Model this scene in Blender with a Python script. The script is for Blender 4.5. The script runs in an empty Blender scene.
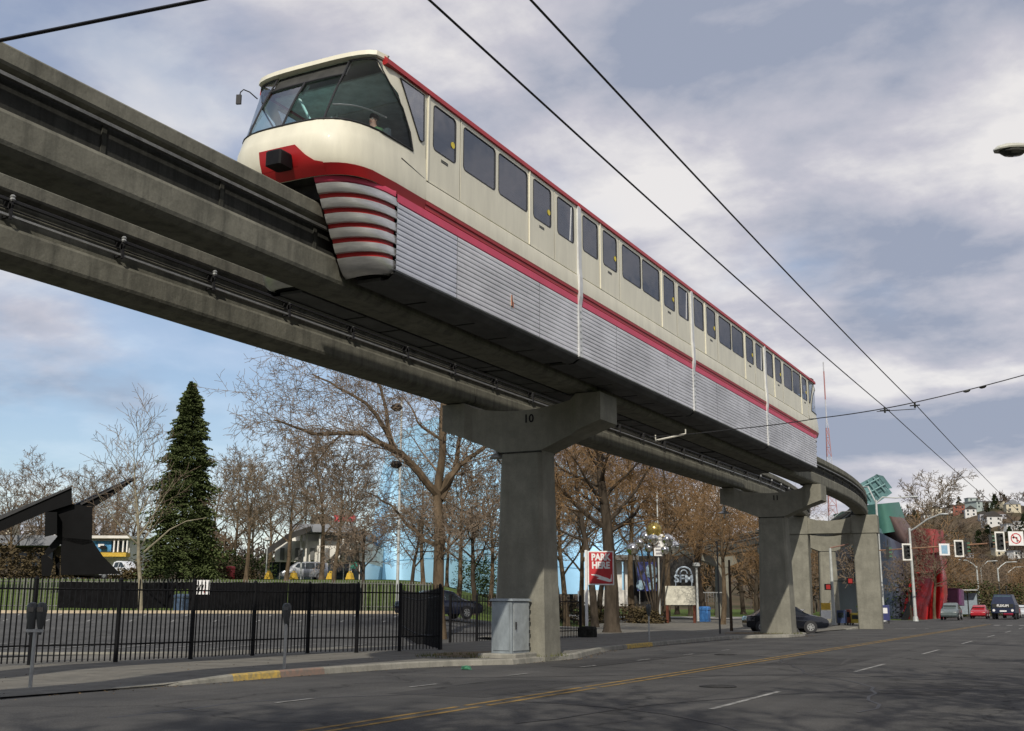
import bpy, bmesh, math, random
from mathutils import Vector, Matrix
R = math.radians
sc = bpy.context.scene
COL = sc.collection
# ------------------------------------------------------------------ camera
FPX, PHI, TH, RO, HC = 1127.05, 0.4791, 0.208, 0.003, 1.6
cd = bpy.data.cameras.new('camera'); cam = bpy.data.objects.new('camera', cd); COL.objects.link(cam)
cd.sensor_width = 36; cd.lens = 36*FPX/1024; cd.clip_end = 6000; cd.clip_start = 0.05
fw = Vector((-math.sin(PHI)*math.cos(TH), math.cos(PHI)*math.cos(TH), math.sin(TH)))
rt = Vector((math.cos(PHI), math.sin(PHI), 0)); up = rt.cross(fw)
rt2 = rt*math.cos(RO)+up*math.sin(RO); up2 = up*math.cos(RO)-rt*math.sin(RO)
cam.matrix_world = Matrix(((rt2.x, up2.x, -fw.x, 0), (rt2.y, up2.y, -fw.y, 0), (rt2.z, up2.z, -fw.z, HC), (0, 0, 0, 1)))
sc.camera = cam
sc.render.resolution_x = 1024; sc.render.resolution_y = 731
# ------------------------------------------------------------------ sun and sky
SUN = Vector((0.5, -1.25, 1.0)).normalized()
el = math.asin(SUN.z); az = math.atan2(SUN.x, SUN.y)
sl = bpy.data.lights.new('sun', 'SUN'); sl.energy = 3.9; sl.angle = R(0.55); sl.color = (1, .93, .82)
so = bpy.data.objects.new('sun', sl); COL.objects.link(so)
so.rotation_euler = (-SUN).to_track_quat('-Z', 'Y').to_euler(); so.location = (20, -60, 60)
w = bpy.data.worlds.new('World'); sc.world = w; w.use_nodes = True
nt = w.node_tree; N = nt.nodes; K = nt.links
for n in list(N): N.remove(n)
def nd(t, **k):
    n = N.new(t)
    for a, b in k.items(): setattr(n, a, b)
    return n
out = nd('ShaderNodeOutputWorld')
sky = nd('ShaderNodeTexSky', sky_type='NISHITA'); sky.sun_disc = False
sky.sun_elevation = el; sky.sun_rotation = az; sky.air_density = 1.0; sky.dust_density = 0.6; sky.ozone_density = 1.6
bg = nd('ShaderNodeBackground'); bg.inputs[1].default_value = 0.145
tc = nd('ShaderNodeTexCoord'); sep = nd('ShaderNodeSeparateXYZ'); K.new(tc.outputs['Generated'], sep.inputs[0])
add = nd('ShaderNodeMath', operation='ADD'); add.inputs[1].default_value = 0.22
mx0 = nd('ShaderNodeMath', operation='MAXIMUM'); mx0.inputs[1].default_value = 0.0
K.new(sep.outputs[2], mx0.inputs[0]); K.new(mx0.outputs[0], add.inputs[0])
dx = nd('ShaderNodeMath', operation='DIVIDE'); dy = nd('ShaderNodeMath', operation='DIVIDE')
K.new(sep.outputs[0], dx.inputs[0]); K.new(add.outputs[0], dx.inputs[1]); K.new(sep.outputs[1], dy.inputs[0]); K.new(add.outputs[0], dy.inputs[1])
cmb = nd('ShaderNodeCombineXYZ'); K.new(dx.outputs[0], cmb.inputs[0]); K.new(dy.outputs[0], cmb.inputs[1])
mp = nd('ShaderNodeMapping'); mp.inputs['Location'].default_value = (10.4636, 14.825, 0); mp.inputs['Scale'].default_value = (1, 1, 1)
K.new(cmb.outputs[0], mp.inputs[0])
def noise(vec, s, d, r, dist=0.0):
    n = nd('ShaderNodeTexNoise'); n.inputs['Scale'].default_value = s; n.inputs['Detail'].default_value = d
    n.inputs['Roughness'].default_value = r; n.inputs['Distortion'].default_value = dist; K.new(vec, n.inputs[0]); return n
n1 = noise(mp.outputs[0], 0.95, 9, 0.50, 0.15)      # cumulus masses
n2 = noise(mp.outputs[0], 3.0, 9, 0.56, 0.15)         # light and shade inside them
mp2 = nd('ShaderNodeMapping'); mp2.inputs['Location'].default_value = (17.4636, 19.273, 4); mp2.inputs['Scale'].default_value = (1, 1.6, 1); K.new(cmb.outputs[0], mp2.inputs[0])
n3 = noise(mp2.outputs[0], 0.75, 6, 0.5)
# cover grows towards +X (right of the street), thins towards -X
cov = nd('ShaderNodeMath', operation='MULTIPLY_ADD'); K.new(sep.outputs[0], cov.inputs[0]); cov.inputs[1].default_value = 0.30; cov.inputs[2].default_value = 0.155
cz = nd('ShaderNodeMath', operation='MULTIPLY_ADD'); K.new(sep.outputs[2], cz.inputs[0]); cz.inputs[1].default_value = 0.20; K.new(cov.outputs[0], cz.inputs[2])
sm = nd('ShaderNodeMath', operation='ADD'); K.new(n1.outputs[0], sm.inputs[0]); K.new(cz.outputs[0], sm.inputs[1])
mask = nd('ShaderNodeMapRange'); mask.interpolation_type = 'SMOOTHERSTEP'
mask.inputs[1].default_value = 0.46; mask.inputs[2].default_value = 0.64; K.new(sm.outputs[0], mask.inputs[0])
msc = nd('ShaderNodeMath', operation='MULTIPLY_ADD'); msc.inputs[1].default_value = 0.62; msc.inputs[2].default_value = 0.34; K.new(mask.outputs[0], msc.inputs[0])
shade = nd('ShaderNodeMath', operation='MULTIPLY_ADD'); K.new(n2.outputs[0], shade.inputs[0]); shade.inputs[1].default_value = 0.8
K.new(n3.outputs[0], shade.inputs[2])
cr = nd('ShaderNodeValToRGB'); K.new(shade.outputs[0], cr.inputs[0])
e = cr.color_ramp.elements
e[0].position = 0.75; e[0].color = (0.92, 0.89, 0.88, 1)
e[1].position = 1.0; e[1].color = (0.36, 0.40, 0.51, 1)
d_ = e.new(0.93); d_.color = (0.50, 0.515, 0.60, 1)
m_ = e.new(0.86); m_.color = (0.62, 0.61, 0.68, 1)
bg2 = nd('ShaderNodeBackground'); K.new(cr.outputs[0], bg2.inputs[0]); bg2.inputs[1].default_value = 1.0
mix = nd('ShaderNodeMixShader'); K.new(sky.outputs[0], bg.inputs[0])
K.new(msc.outputs[0], mix.inputs[0]); K.new(bg.outputs[0], mix.inputs[1]); K.new(bg2.outputs[0], mix.inputs[2])
K.new(mix.outputs[0], out.inputs[0])
vs = sc.view_settings; vs.view_transform = 'Standard'; vs.look = 'None'; vs.gamma = 1; vs.exposure = -0.12; vs.use_curve_mapping = False
sc.render.engine = 'CYCLES'; sc.cycles.transparent_max_bounces = 24; sc.cycles.max_bounces = 6

# ------------------------------------------------------------------ placing helpers
RX, RY = math.cos(PHI), math.sin(PHI)
def put(px, py, D):
    """the point seen near (px, py) at horizontal depth D metres"""
    z = HC + D*math.tan(TH+math.atan((365.5-py)/FPX) - RO*(px-512)/FPX*-1)
    k = (D*math.cos(TH)+(z-HC)*math.sin(TH))/FPX
    u = (px-512+RO*(365.5-py))*k
    return Vector((u*RX-D*RY, u*RY+D*RX, z))
def mpp(D): return D*0.97/FPX
def ss(a, b, x):
    t = max(0, min(1, (x-a)/(b-a))); return t*t*(3-2*t)
def terr(x, y):
    D = -RY*x+RX*y; U = RX*x+RY*y
    if D < 5: return -0.1
    px = 512+FPX*U/(D*0.978)
    L = 1-ss(395, 600, px)
    return -0.1+L*(1.05*ss(46, 70, D)+2.9*ss(76, 112, D)+1.4*ss(120, 210, D)) + 0.5*ss(600,900,D)
def gnd(px, D):
    p = put(px, 604, D)
    p.z = terr(p.x, p.y)
    return p
# ------------------------------------------------------------------ materials
MATS = {}
def mat(name, col, rough=0.7, metal=0.0, var=0.12, scale=4.0, bump=0.0, col2=None, streak=False, spec=None, coat=0):
    if name in MATS: return MATS[name]
    m = bpy.data.materials.new(name); m.use_nodes = True; t = m.node_tree; b = t.nodes['Principled BSDF']
    b.inputs['Roughness'].default_value = rough; b.inputs['Metallic'].default_value = metal
    if rough > .75 and spec is None: spec = .08
    if coat: b.inputs['Coat Weight'].default_value = coat
    if spec is not None: b.inputs['Specular IOR Level'].default_value = spec
    c = t.nodes.new('ShaderNodeTexCoord'); mpn = t.nodes.new('ShaderNodeMapping'); t.links.new(c.outputs['Object'], mpn.inputs[0])
    if streak: mpn.inputs['Scale'].default_value = streak
    n = t.nodes.new('ShaderNodeTexNoise'); n.inputs['Scale'].default_value = scale; n.inputs['Detail'].default_value = 8; n.inputs['Roughness'].default_value = 0.65
    t.links.new(mpn.outputs[0], n.inputs[0])
    r = t.nodes.new('ShaderNodeValToRGB'); t.links.new(n.outputs[0], r.inputs[0])
    lo = tuple(x*(1-var*2.2) for x in col) if col2 is None else col2
    r.color_ramp.elements[0].position = 0.34; r.color_ramp.elements[0].color = (*lo, 1)
    r.color_ramp.elements[1].position = 0.66; r.color_ramp.elements[1].color = (*[x*(1+var*0.6) for x in col], 1)
    t.links.new(r.outputs[0], b.inputs['Base Color'])
    if bump:
        bn = t.nodes.new('ShaderNodeBump'); bn.inputs['Strength'].default_value = bump; bn.inputs['Distance'].default_value = 0.03
        n2 = t.nodes.new('ShaderNodeTexNoise'); n2.inputs['Scale'].default_value = scale*6; n2.inputs['Detail'].default_value = 6
        t.links.new(c.outputs['Object'], n2.inputs[0]); t.links.new(n2.outputs[0], bn.inputs['Height']); t.links.new(bn.outputs[0], b.inputs['Normal'])
    MATS[name] = m; return m
def stained(name, col, dark, sx=0.6, rough=0.85):
    """weathered concrete: large blotches, runs down the face, fine grain, board marks"""
    m = mat(name, col, rough, var=0.1, scale=1.3, bump=0.35, col2=tuple(c*0.72 for c in col))
    t = m.node_tree; b = t.nodes['Principled BSDF']; src = b.inputs['Base Color'].links[0].from_socket
    c = t.nodes.new('ShaderNodeTexCoord'); mpn = t.nodes.new('ShaderNodeMapping'); mpn.inputs['Scale'].default_value = (sx*4, sx*4, 0.35)
    t.links.new(c.outputs['Object'], mpn.inputs[0])
    n = t.nodes.new('ShaderNodeTexNoise'); n.inputs['Scale'].default_value = 1.6; n.inputs['Detail'].default_value = 9; n.inputs['Roughness'].default_value = 0.6
    t.links.new(mpn.outputs[0], n.inputs[0])
    r = t.nodes.new('ShaderNodeMapRange'); r.inputs[1].default_value = 0.46; r.inputs[2].default_value = 0.72; r.inputs[4].default_value = 0.8
    t.links.new(n.outputs[0], r.inputs[0])
    mx = t.nodes.new('ShaderNodeMix'); mx.data_type = 'RGBA'; t.links.new(r.outputs[0], mx.inputs[0]); t.links.new(src, mx.inputs[6]); mx.inputs[7].default_value = (*dark, 1)
    t.links.new(mx.outputs[2], b.inputs['Base Color'])
    n3 = t.nodes.new('ShaderNodeTexNoise'); n3.inputs['Scale'].default_value = 28; n3.inputs['Detail'].default_value = 3; t.links.new(c.outputs['Object'], n3.inputs[0])
    r3 = t.nodes.new('ShaderNodeMapRange'); r3.inputs[3].default_value = 0.82; r3.inputs[4].default_value = 1.16; t.links.new(n3.outputs[0], r3.inputs[0])
    mm = t.nodes.new('ShaderNodeVectorMath'); mm.operation = 'SCALE'; t.links.new(mx.outputs[2], mm.inputs[0]); t.links.new(r3.outputs[0], mm.inputs['Scale'])
    t.links.new(mm.outputs[0], b.inputs['Base Color'])
    return m
def glassmat(name, tint, thru, rough=0.03, refl=0.42):
    m = bpy.data.materials.new(name); m.use_nodes = True; t = m.node_tree; o = t.nodes['Material Output']
    b = t.nodes['Principled BSDF']; b.inputs['Base Color'].default_value = (*[x*0.10 for x in tint], 1); b.inputs['Specular IOR Level'].default_value = 0.0; b.inputs['Roughness'].default_value = rough
    tr = t.nodes.new('ShaderNodeBsdfTransparent'); tr.inputs[0].default_value = (*tint, 1)
    mx = t.nodes.new('ShaderNodeMixShader'); mx.inputs[0].default_value = thru
    t.links.new(b.outputs[0], mx.inputs[1]); t.links.new(tr.outputs[0], mx.inputs[2])
    gl = t.nodes.new('ShaderNodeBsdfGlossy'); gl.inputs['Roughness'].default_value = rough
    co = t.nodes.new('ShaderNodeTexCoord'); wn = t.nodes.new('ShaderNodeTexNoise'); wn.inputs['Scale'].default_value = .9; t.links.new(co.outputs['Object'], wn.inputs[0]); bp = t.nodes.new('ShaderNodeBump'); bp.inputs['Strength'].default_value = .35; bp.inputs['Distance'].default_value = .05; t.links.new(wn.outputs[0], bp.inputs['Height']); t.links.new(bp.outputs[0], gl.inputs['Normal']); t.links.new(bp.outputs[0], b.inputs['Normal'])
    fr = t.nodes.new('ShaderNodeFresnel'); fr.inputs[0].default_value = 1.5
    fm = t.nodes.new('ShaderNodeMath'); fm.operation = 'MULTIPLY'; fm.inputs[1].default_value = refl; t.links.new(fr.outputs[0], fm.inputs[0])
    m2 = t.nodes.new('ShaderNodeMixShader'); t.links.new(fm.outputs[0], m2.inputs[0]); t.links.new(mx.outputs[0], m2.inputs[1]); t.links.new(gl.outputs[0], m2.inputs[2])
    t.links.new(m2.outputs[0], o.inputs[0]); MATS[name] = m; return m
# ------------------------------------------------------------------ mesh building
class MB:
    def __init__(s): s.v = []; s.f = []; s.m = []; s.cur = 0
    def add(s, vs, fs):
        b = len(s.v); s.v += [tuple(q) for q in vs]
        for f in fs: s.f.append(tuple(i+b for i in f)); s.m.append(s.cur)
        return s
    def box(s, x0, x1, y0, y1, z0, z1):
        if x0 > x1: x0, x1 = x1, x0
        if y0 > y1: y0, y1 = y1, y0
        if z0 > z1: z0, z1 = z1, z0
        return s.add([(x0,y0,z0),(x1,y0,z0),(x1,y1,z0),(x0,y1,z0),(x0,y0,z1),(x1,y0,z1),(x1,y1,z1),(x0,y1,z1)],
              [(0,3,2,1),(4,5,6,7),(0,1,5,4),(1,2,6,5),(2,3,7,6),(3,0,4,7)])
    def cbox(s, x0, x1, y0, y1, z0, z1, c=0.02):
        """box with chamfered vertical and top edges"""
        c = min(c, abs(x1-x0)/2.2, abs(y1-y0)/2.2, abs(z1-z0)/2.2)
        def ring(a, z): return [(x0+c+a,y0+a,z),(x1-c-a,y0+a,z),(x1-a,y0+c+a,z),(x1-a,y1-c-a,z),(x1-c-a,y1-a,z),(x0+c+a,y1-a,z),(x0+a,y1-c-a,z),(x0+a,y0+c+a,z)]
        return s.loft([ring(0, z0), ring(0, z1-c), ring(c*.7, z1)], True, True)
    def obox(s, c, sz, rz=0, rx=0, ry=0):
        M = Matrix.Translation(c) @ Matrix.Rotation(rz, 4, 'Z') @ Matrix.Rotation(ry, 4, 'Y') @ Matrix.Rotation(rx, 4, 'X')
        t = MB(); t.box(-sz[0]/2, sz[0]/2, -sz[1]/2, sz[1]/2, -sz[2]/2, sz[2]/2)
        return s.add([M @ Vector(q) for q in t.v], t.f)
    def loft(s, rings, cap=True, closed=True):
        n = len(rings[0]); vs = [q for r_ in rings for q in r_]; fs = []
        for i in range(len(rings)-1):
            for j in range(n if closed else n-1):
                k = (j+1) % n; fs.append((i*n+j, i*n+k, (i+1)*n+k, (i+1)*n+j))
        if cap: fs.append(tuple(range(n-1, -1, -1))); fs.append(tuple((len(rings)-1)*n+j for j in range(n)))
        return s.add(vs, fs)
    def prism(s, poly, a, b, axis='Y'):
        """poly = (p, q) points; extruded along axis from a to b"""
        def P(p, q, t): return {'Y': (p, t, q), 'X': (t, p, q), 'Z': (p, q, t)}[axis]
        return s.loft([[P(p, q, a) for p, q in poly], [P(p, q, b) for p, q in poly]])
    def tube(s, pts, rad, n=6, cap=True):
        pts = [Vector(p) for p in pts]; rads = rad if isinstance(rad, (list, tuple)) else [rad]*len(pts)
        rings = []; prev = None
        for i, p in enumerate(pts):
            d = (pts[min(i+1, len(pts)-1)]-pts[max(i-1, 0)])
            if d.length < 1e-9: d = Vector((0, 0, 1))
            d.normalize(); a = Vector((0, 0, 1)) if abs(d.z) < 0.95 else Vector((1, 0, 0))
            if prev is None: u = d.cross(a).normalized()
            else:
                u = prev - d*prev.dot(d); u = u.normalized() if u.length > 1e-6 else d.cross(a).normalized()
            prev = u; v = d.cross(u)
            rings.append([p+(u*math.cos(2*math.pi*k/n)+v*math.sin(2*math.pi*k/n))*rads[i] for k in range(n)])
        return s.loft(rings, cap)
    def lathe(s, prof, c, n=16, axis='Z', cap=True):
        rings = []
        for r_, h in prof:
            ring = []
            for k in range(n):
                a = 2*math.pi*k/n; p, q = r_*math.cos(a), r_*math.sin(a)
                o = {'Z': (p, q, h), 'Y': (p, h, q), 'X': (h, p, q)}[axis]
                ring.append((c[0]+o[0], c[1]+o[1], c[2]+o[2]))
            rings.append(ring)
        return s.loft(rings, cap)
    def ball(s, c, r_, n=10, m=7, sx=1, sy=1, sz=1):
        rings = []
        for i in range(m+1):
            t = math.pi*i/m; rr = max(math.sin(t), 0.002)
            rings.append([(c[0]+sx*r_*rr*math.cos(2*math.pi*k/n), c[1]+sy*r_*rr*math.sin(2*math.pi*k/n), c[2]-sz*r_*math.cos(t)) for k in range(n)])
        return s.loft(rings)
    def grid(s, rows):
        n = len(rows[0]); vs = [q for r_ in rows for q in r_]
        return s.add(vs, [(i*n+j, i*n+j+1, (i+1)*n+j+1, (i+1)*n+j) for i in range(len(rows)-1) for j in range(n-1)])
    def build(s, name, mats, parent=None, at=None, smooth=False, local=False, stuff=False):
        off = Vector((0, 0, 0))
        if not local:
            if parent is not None:
                r_ = parent
                while r_.parent: r_ = r_.parent
                off = Vector(r_.location)
            elif at is not None: off = Vector(at)
        me = bpy.data.meshes.new(name)
        me.from_pydata([(q[0]-off.x, q[1]-off.y, q[2]-off.z) for q in s.v] if off.length else s.v, [], s.f)
        for m_ in (mats if isinstance(mats, (list, tuple)) else [mats]): me.materials.append(m_)
        if any(s.m): me.polygons.foreach_set('material_index', s.m)
        if smooth:
            me.polygons.foreach_set('use_smooth', [True]*len(me.polygons))
            me.set_sharp_from_angle(angle=R(38))
        me.update()
        o = bpy.data.objects.new(name, me); COL.objects.link(o); o.parent = parent
        if at is not None and parent is None: o.location = at
        if stuff: o['kind'] = 'stuff'
        return o
def tag(o, label=None, cat=None, group=None, kind=None):
    if label: o['label'] = label
    if cat: o['category'] = cat
    if group: o['group'] = group
    if kind: o['kind'] = kind
    return o
def thing(name, loc, label, cat, group=None, rz=0):
    o = bpy.data.objects.new(name, None); COL.objects.link(o); o.location = loc; o.rotation_euler = (0, 0, rz)
    o.empty_display_size = 0.3
    return tag(o, label, cat, group)
def inst(src, name, parent, loc=(0,0,0), rz=0, scale=None):
    o = bpy.data.objects.new(name, src.data if hasattr(src, 'data') else src); COL.objects.link(o); o.parent = parent
    o.location = loc; o.rotation_euler = (0, 0, rz)
    if scale: o.scale = scale
    return o
def kids(o): return [c for c in bpy.data.objects if c.parent == o]
KID = {}
def copy_thing(root, loc, rz=0, label=None, scale=None, group=None):
    def cp(o, par):
        c = o.copy(); COL.objects.link(c); c.parent = par
        if o.name not in KID: KID[o.name] = kids(o)
        for ch in KID[o.name]: cp(ch, c)
        return c
    c = cp(root, None); c.location = loc; c.rotation_euler = (0, 0, rz)
    if scale is not None: c.scale = (scale,)*3 if not isinstance(scale, (tuple, list)) else scale
    if label: c['label'] = label
    if group: c['group'] = group
    return c
def text(body, size, depth, m, parent, loc, rot, name='lettering', bold=0.0, sx=1.0, align='CENTER', spacing=1.0):
    c = bpy.data.curves.new(name, 'FONT'); c.body = body; c.size = size; c.extrude = depth; c.align_x = align; c.align_y = 'CENTER'
    c.offset = bold; c.space_character = spacing; c.resolution_u = 3
    t = bpy.data.objects.new('tmp', c); COL.objects.link(t)
    dg = bpy.context.evaluated_depsgraph_get(); me = bpy.data.meshes.new_from_object(t.evaluated_get(dg)); bpy.data.objects.remove(t)
    me.name = name; me.materials.clear(); me.materials.append(m)
    o = bpy.data.objects.new(name, me); COL.objects.link(o); o.parent = parent; o.location = loc; o.rotation_euler = rot; o.scale = (sx, 1, 1)
    return o
CREAM = mat('cream_paint', (0.74, 0.71, 0.57), 0.5, var=0.055, scale=2.2, coat=0.15, streak=(1, 1.2, .25))
RED = mat('red_paint', (0.37, 0.012, 0.014), 0.45, var=0.06, scale=2)
PINK = mat('faded_red_paint', (0.62, 0.05, 0.11), 0.45, var=0.06, scale=2)
ALU = mat('ribbed_aluminium', (0.70, 0.70, 0.72), 0.42, 0.3, var=0.13, scale=1.1, streak=(1, 0.5, 1.2))
ALU3 = mat('newer_ribbed_aluminium', (0.62, 0.64, 0.70), 0.45, 0.25, var=0.08, scale=1.6, streak=(1, .6, 1))
ALU2 = mat('brushed_aluminium', (0.62, 0.62, 0.60), 0.36, 0.8, var=0.1, scale=3, streak=(1, 1, 6))
RUB = mat('black_rubber', (0.02, 0.02, 0.022), 0.6, var=0.1)
DARK = mat('dark_underframe', (0.05, 0.05, 0.048), 0.85, var=0.3, scale=2)
GREYP = mat('underside_grey', (0.07, 0.07, 0.068), 0.7, var=0.25, scale=1.5)
CONC = stained('weathered_concrete', (0.20, 0.195, 0.16), (0.08, 0.08, 0.068))
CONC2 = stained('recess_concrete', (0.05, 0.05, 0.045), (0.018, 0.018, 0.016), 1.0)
PIERC = stained('painted_pier_concrete', (0.245, 0.238, 0.195), (0.17, 0.165, 0.135), 0.5)
STEEL = mat('galvanised_steel', (0.42, 0.43, 0.42), 0.45, 0.6, var=0.12, scale=6)
POLE = mat('pale_pole_paint', (0.50, 0.52, 0.50), 0.5, 0.2, var=0.1, scale=3)
BLACKP = mat('black_iron', (0.007, 0.007, 0.008), 0.6, var=0.2, scale=5, spec=.2)
SCULP = mat('black_painted_steel', (0.0035, 0.0035, 0.004), 0.6, var=0.2, scale=1, spec=.12)
WHITE = mat('white_paint', (0.78, 0.78, 0.76), 0.5, var=0.06)
YEL = mat('yellow_paint', (0.62, 0.40, 0.04), 0.65, var=0.15, scale=5)
RUSTW = mat('dark_wire', (0.035, 0.035, 0.037), 0.5, 0.5)
SIDEG = glassmat('tinted_side_glass', (0.50, 0.54, 0.63), 0.86, refl=0.28)
FRONTG = glassmat('teal_windscreen_glass', (0.74, 0.98, 0.97), 0.95)
CORNG = glassmat('smoked_corner_glass', (0.80, 0.84, 0.86), 0.90)
DGL = mat('dark_glass', (0.02, 0.03, 0.035), 0.06, var=0.1, spec=0.6)
# ================================================================== ground
def lerp(a, b, t): return a+(b-a)*t
KERB = [(-19, -40), (-18.2, -10), (-17.2, 5), (-16.7, 14), (-16.3, 18.6), (-16.2, 21.3), (-15.8, 24.6), (-15.3, 26.2), (-14.3, 27.6), (-14.15, 31.4), (-14.6, 33), (-15.6, 37), (-15.9, 45), (-15.9, 53), (-14.9, 55.5), (-14.05, 57), (-14.05, 60), (-14.9, 63), (-15.4, 70), (-15.2, 76), (-15.0, 80), (-16.0, 88), (-16.6, 96), (-18.5, 103), (-24, 108), (-40, 112)]
def kx(y):
    for (x0, y0), (x1, y1) in zip(KERB, KERB[1:]):
        if y0 <= y <= y1: return lerp(x0, x1, (y-y0)/(y1-y0))
    return KERB[0][0] if y < KERB[0][1] else KERB[-1][0]
def frange(a, b, s):
    r_ = []; x = a
    while x < b: r_.append(x); x += s
    r_.append(b); return r_
def asphalt(name, c, dark, seams):
    m = mat(name, c, 0.92, var=0.10, scale=0.35, bump=0.5, col2=dark); t = m.node_tree; b = t.nodes['Principled BSDF']
    src = b.inputs['Base Color'].links[0].from_socket; co = t.nodes.new('ShaderNodeTexCoord')
    mpn = t.nodes.new('ShaderNodeMapping'); mpn.inputs['Scale'].default_value = (2.2, 0.12, 1); t.links.new(co.outputs['Object'], mpn.inputs[0])
    n = t.nodes.new('ShaderNodeTexNoise'); n.inputs['Scale'].default_value = 0.8; n.inputs['Detail'].default_value = 6; t.links.new(mpn.outputs[0], n.inputs[0])
    r1 = t.nodes.new('ShaderNodeMapRange'); r1.inputs[3].default_value = 0.72; r1.inputs[4].default_value = 1.25; t.links.new(n.outputs[0], r1.inputs[0])
    v = t.nodes.new('ShaderNodeTexVoronoi'); v.feature = 'DISTANCE_TO_EDGE'; v.inputs['Scale'].default_value = seams; 
    wn = t.nodes.new('ShaderNodeTexNoise'); wn.inputs['Scale'].default_value = 0.8; wn.inputs['Detail'].default_value = 5; t.links.new(co.outputs['Object'], wn.inputs[0])
    va = t.nodes.new('ShaderNodeVectorMath'); va.operation = 'MULTIPLY_ADD'; t.links.new(wn.outputs['Color'], va.inputs[0]); va.inputs[1].default_value = (2.5, 2.5, 0); t.links.new(co.outputs['Object'], va.inputs[2]); t.links.new(va.outputs[0], v.inputs['Vector'])
    r2 = t.nodes.new('ShaderNodeMapRange'); r2.inputs[1].default_value = 0.0; r2.inputs[2].default_value = 0.008; r2.inputs[3].default_value = 0.55; t.links.new(v.outputs['Distance'], r2.inputs[0])
    g = t.nodes.new('ShaderNodeTexNoise'); g.inputs['Scale'].default_value = 45; g.inputs['Detail'].default_value = 2; t.links.new(co.outputs['Object'], g.inputs[0])
    r3 = t.nodes.new('ShaderNodeMapRange'); r3.inputs[1].default_value = 0.3; r3.inputs[2].default_value = 0.7; r3.inputs[3].default_value = 0.75; r3.inputs[4].default_value = 1.3; t.links.new(g.outputs[0], r3.inputs[0])
    cur = src
    for r_ in (r1, r2, r3):
        s = t.nodes.new('ShaderNodeVectorMath'); s.operation = 'SCALE'; t.links.new(cur, s.inputs[0]); t.links.new(r_.outputs[0], s.inputs['Scale']); cur = s.outputs[0]
    t.links.new(cur, b.inputs['Base Color']); return m
ASPH = asphalt('road_asphalt', (0.088, 0.086, 0.082), (0.058, 0.058, 0.058), 0.12)
ASPL = asphalt('lot_asphalt', (0.095, 0.095, 0.092), (0.065, 0.065, 0.064), 0.2)
SIDEW = stained('sidewalk_concrete', (0.19, 0.18, 0.155), (0.105, 0.105, 0.093), 0.2)
DIRT = mat('trodden_dirt', (0.20, 0.155, 0.10), 0.95, var=0.25, scale=1.2, bump=0.4)
GRASS = mat('lawn_green', (0.095, 0.135, 0.032), 0.95, var=0.28, scale=0.8, bump=0.6, col2=(0.045, 0.065, 0.018))
PLAZA = stained('plaza_concrete', (0.42, 0.40, 0.37), (0.30, 0.28, 0.26), 0.2)
KERBM = stained('kerb_concrete', (0.30, 0.29, 0.25), (0.15, 0.15, 0.13), 0.5)
# terrain sheet (grass by default)
Ds = frange(-60, 130, 2.5)+frange(135, 400, 12)+frange(450, 1600, 60)
b = MB(); rows = []
for D in Ds:
    rows.append([])
    for i in range(121):
        U = (i-60)/60; U = math.copysign(abs(U)**1.5, U)*(90+max(D, 0)*1.1)
        x = U*RX-D*RY; y = U*RY+D*RX
        rows[-1].append((x, y, terr(x, y)-0.06))
b.grid(rows); tag(b.build('ground', GRASS, smooth=True), kind='structure')
# road
b = MB(); ys = sorted(set([k[1] for k in KERB if k[1] < 104]+frange(-60, 104, 4)))
b.grid([[(kx(y)-.35, y, 0), (lerp(kx(y), 1.2, .5), y, 0.03), (1.2, y, 0)] for y in ys])
b.grid([[(-90, y, 0), (-50, y, 0), (-18, y, 0), (1.2, y, 0)] for y in (104, 112, 126)])
b.grid([[(-18, y, 0), (-8, y, 0.0), (1.2, y, 0)] for y in frange(126, 900, 30)])
b.build('road', ASPH, smooth=True)['kind'] = 'structure'
# sidewalk (left) between kerb and fence line, with a dropped driveway
b = MB(); FL = lambda y: -25.6 if y < 20 else lerp(-25.6, -21.0, min(1, (y-20)/15)) if y < 45 else -24-(y-45)*0.25
def sh(y): return 0.02 if y < 16.5 else 0.02+0.11*ss(16.5, 19.5, y) if y < 62 else max(0.03, 0.13-0.1*ss(62, 64, y)) if y < 76 else 0.03+.1*ss(76,79,y)
yy = sorted(set([k[1] for k in KERB if -10 < k[1] < 104]+frange(-10, 104, 1.5)))
b.grid([[(FL(y)-1.2, y, sh(y)+0.015), (lerp(FL(y), kx(y), .5), y, sh(y)+.015), (kx(y)-(0.16 if sh(y) > .035 else -.03), y, sh(y)+0.012)] for y in yy])
b.build('sidewalk', SIDEW, smooth=True)['kind'] = 'structure'
# kerb stones (each one a piece), painted yellow and red by the driveway
ks = thing('kerb', (kx(20), 20, 0), '', ''); ks['kind'] = 'structure'
REDK = mat('worn_red_kerb', (0.24, 0.15, 0.115), 0.85, var=0.3, scale=9, col2=(.17, .16, .14)); YELK = mat('worn_yellow_kerb', (0.50, 0.34, 0.08), 0.85, var=0.3, scale=9, col2=(.24, .21, .13))
y = -6.0
while y < 100:
    y2 = y+1.45; a = Vector((kx(y), y, 0)); c = Vector((kx(y2), y2, 0)); h0, h1 = sh(y), sh(y2)
    if max(h0, h1) > 0.035:
        q = MB(); rings = []
        for p, h in ((a, h0), (c, h1)):
            t_ = p.copy(); 
            rings.append([(t_.x-.17, t_.y, -.05), (t_.x-.17, t_.y, h+.02), (t_.x-.03, t_.y, h+.02), (t_.x, t_.y, h-.01), (t_.x+.03, t_.y, -.05)])
        q.loft(rings)
        m_ = YELK if 18.4 < y < 19.4 or 38 < y < 42 else REDK if 19.4 < y < 21.6 else KERBM
        q.build('kerb_stone', m_, ks)
    y = y2+0.012
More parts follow.
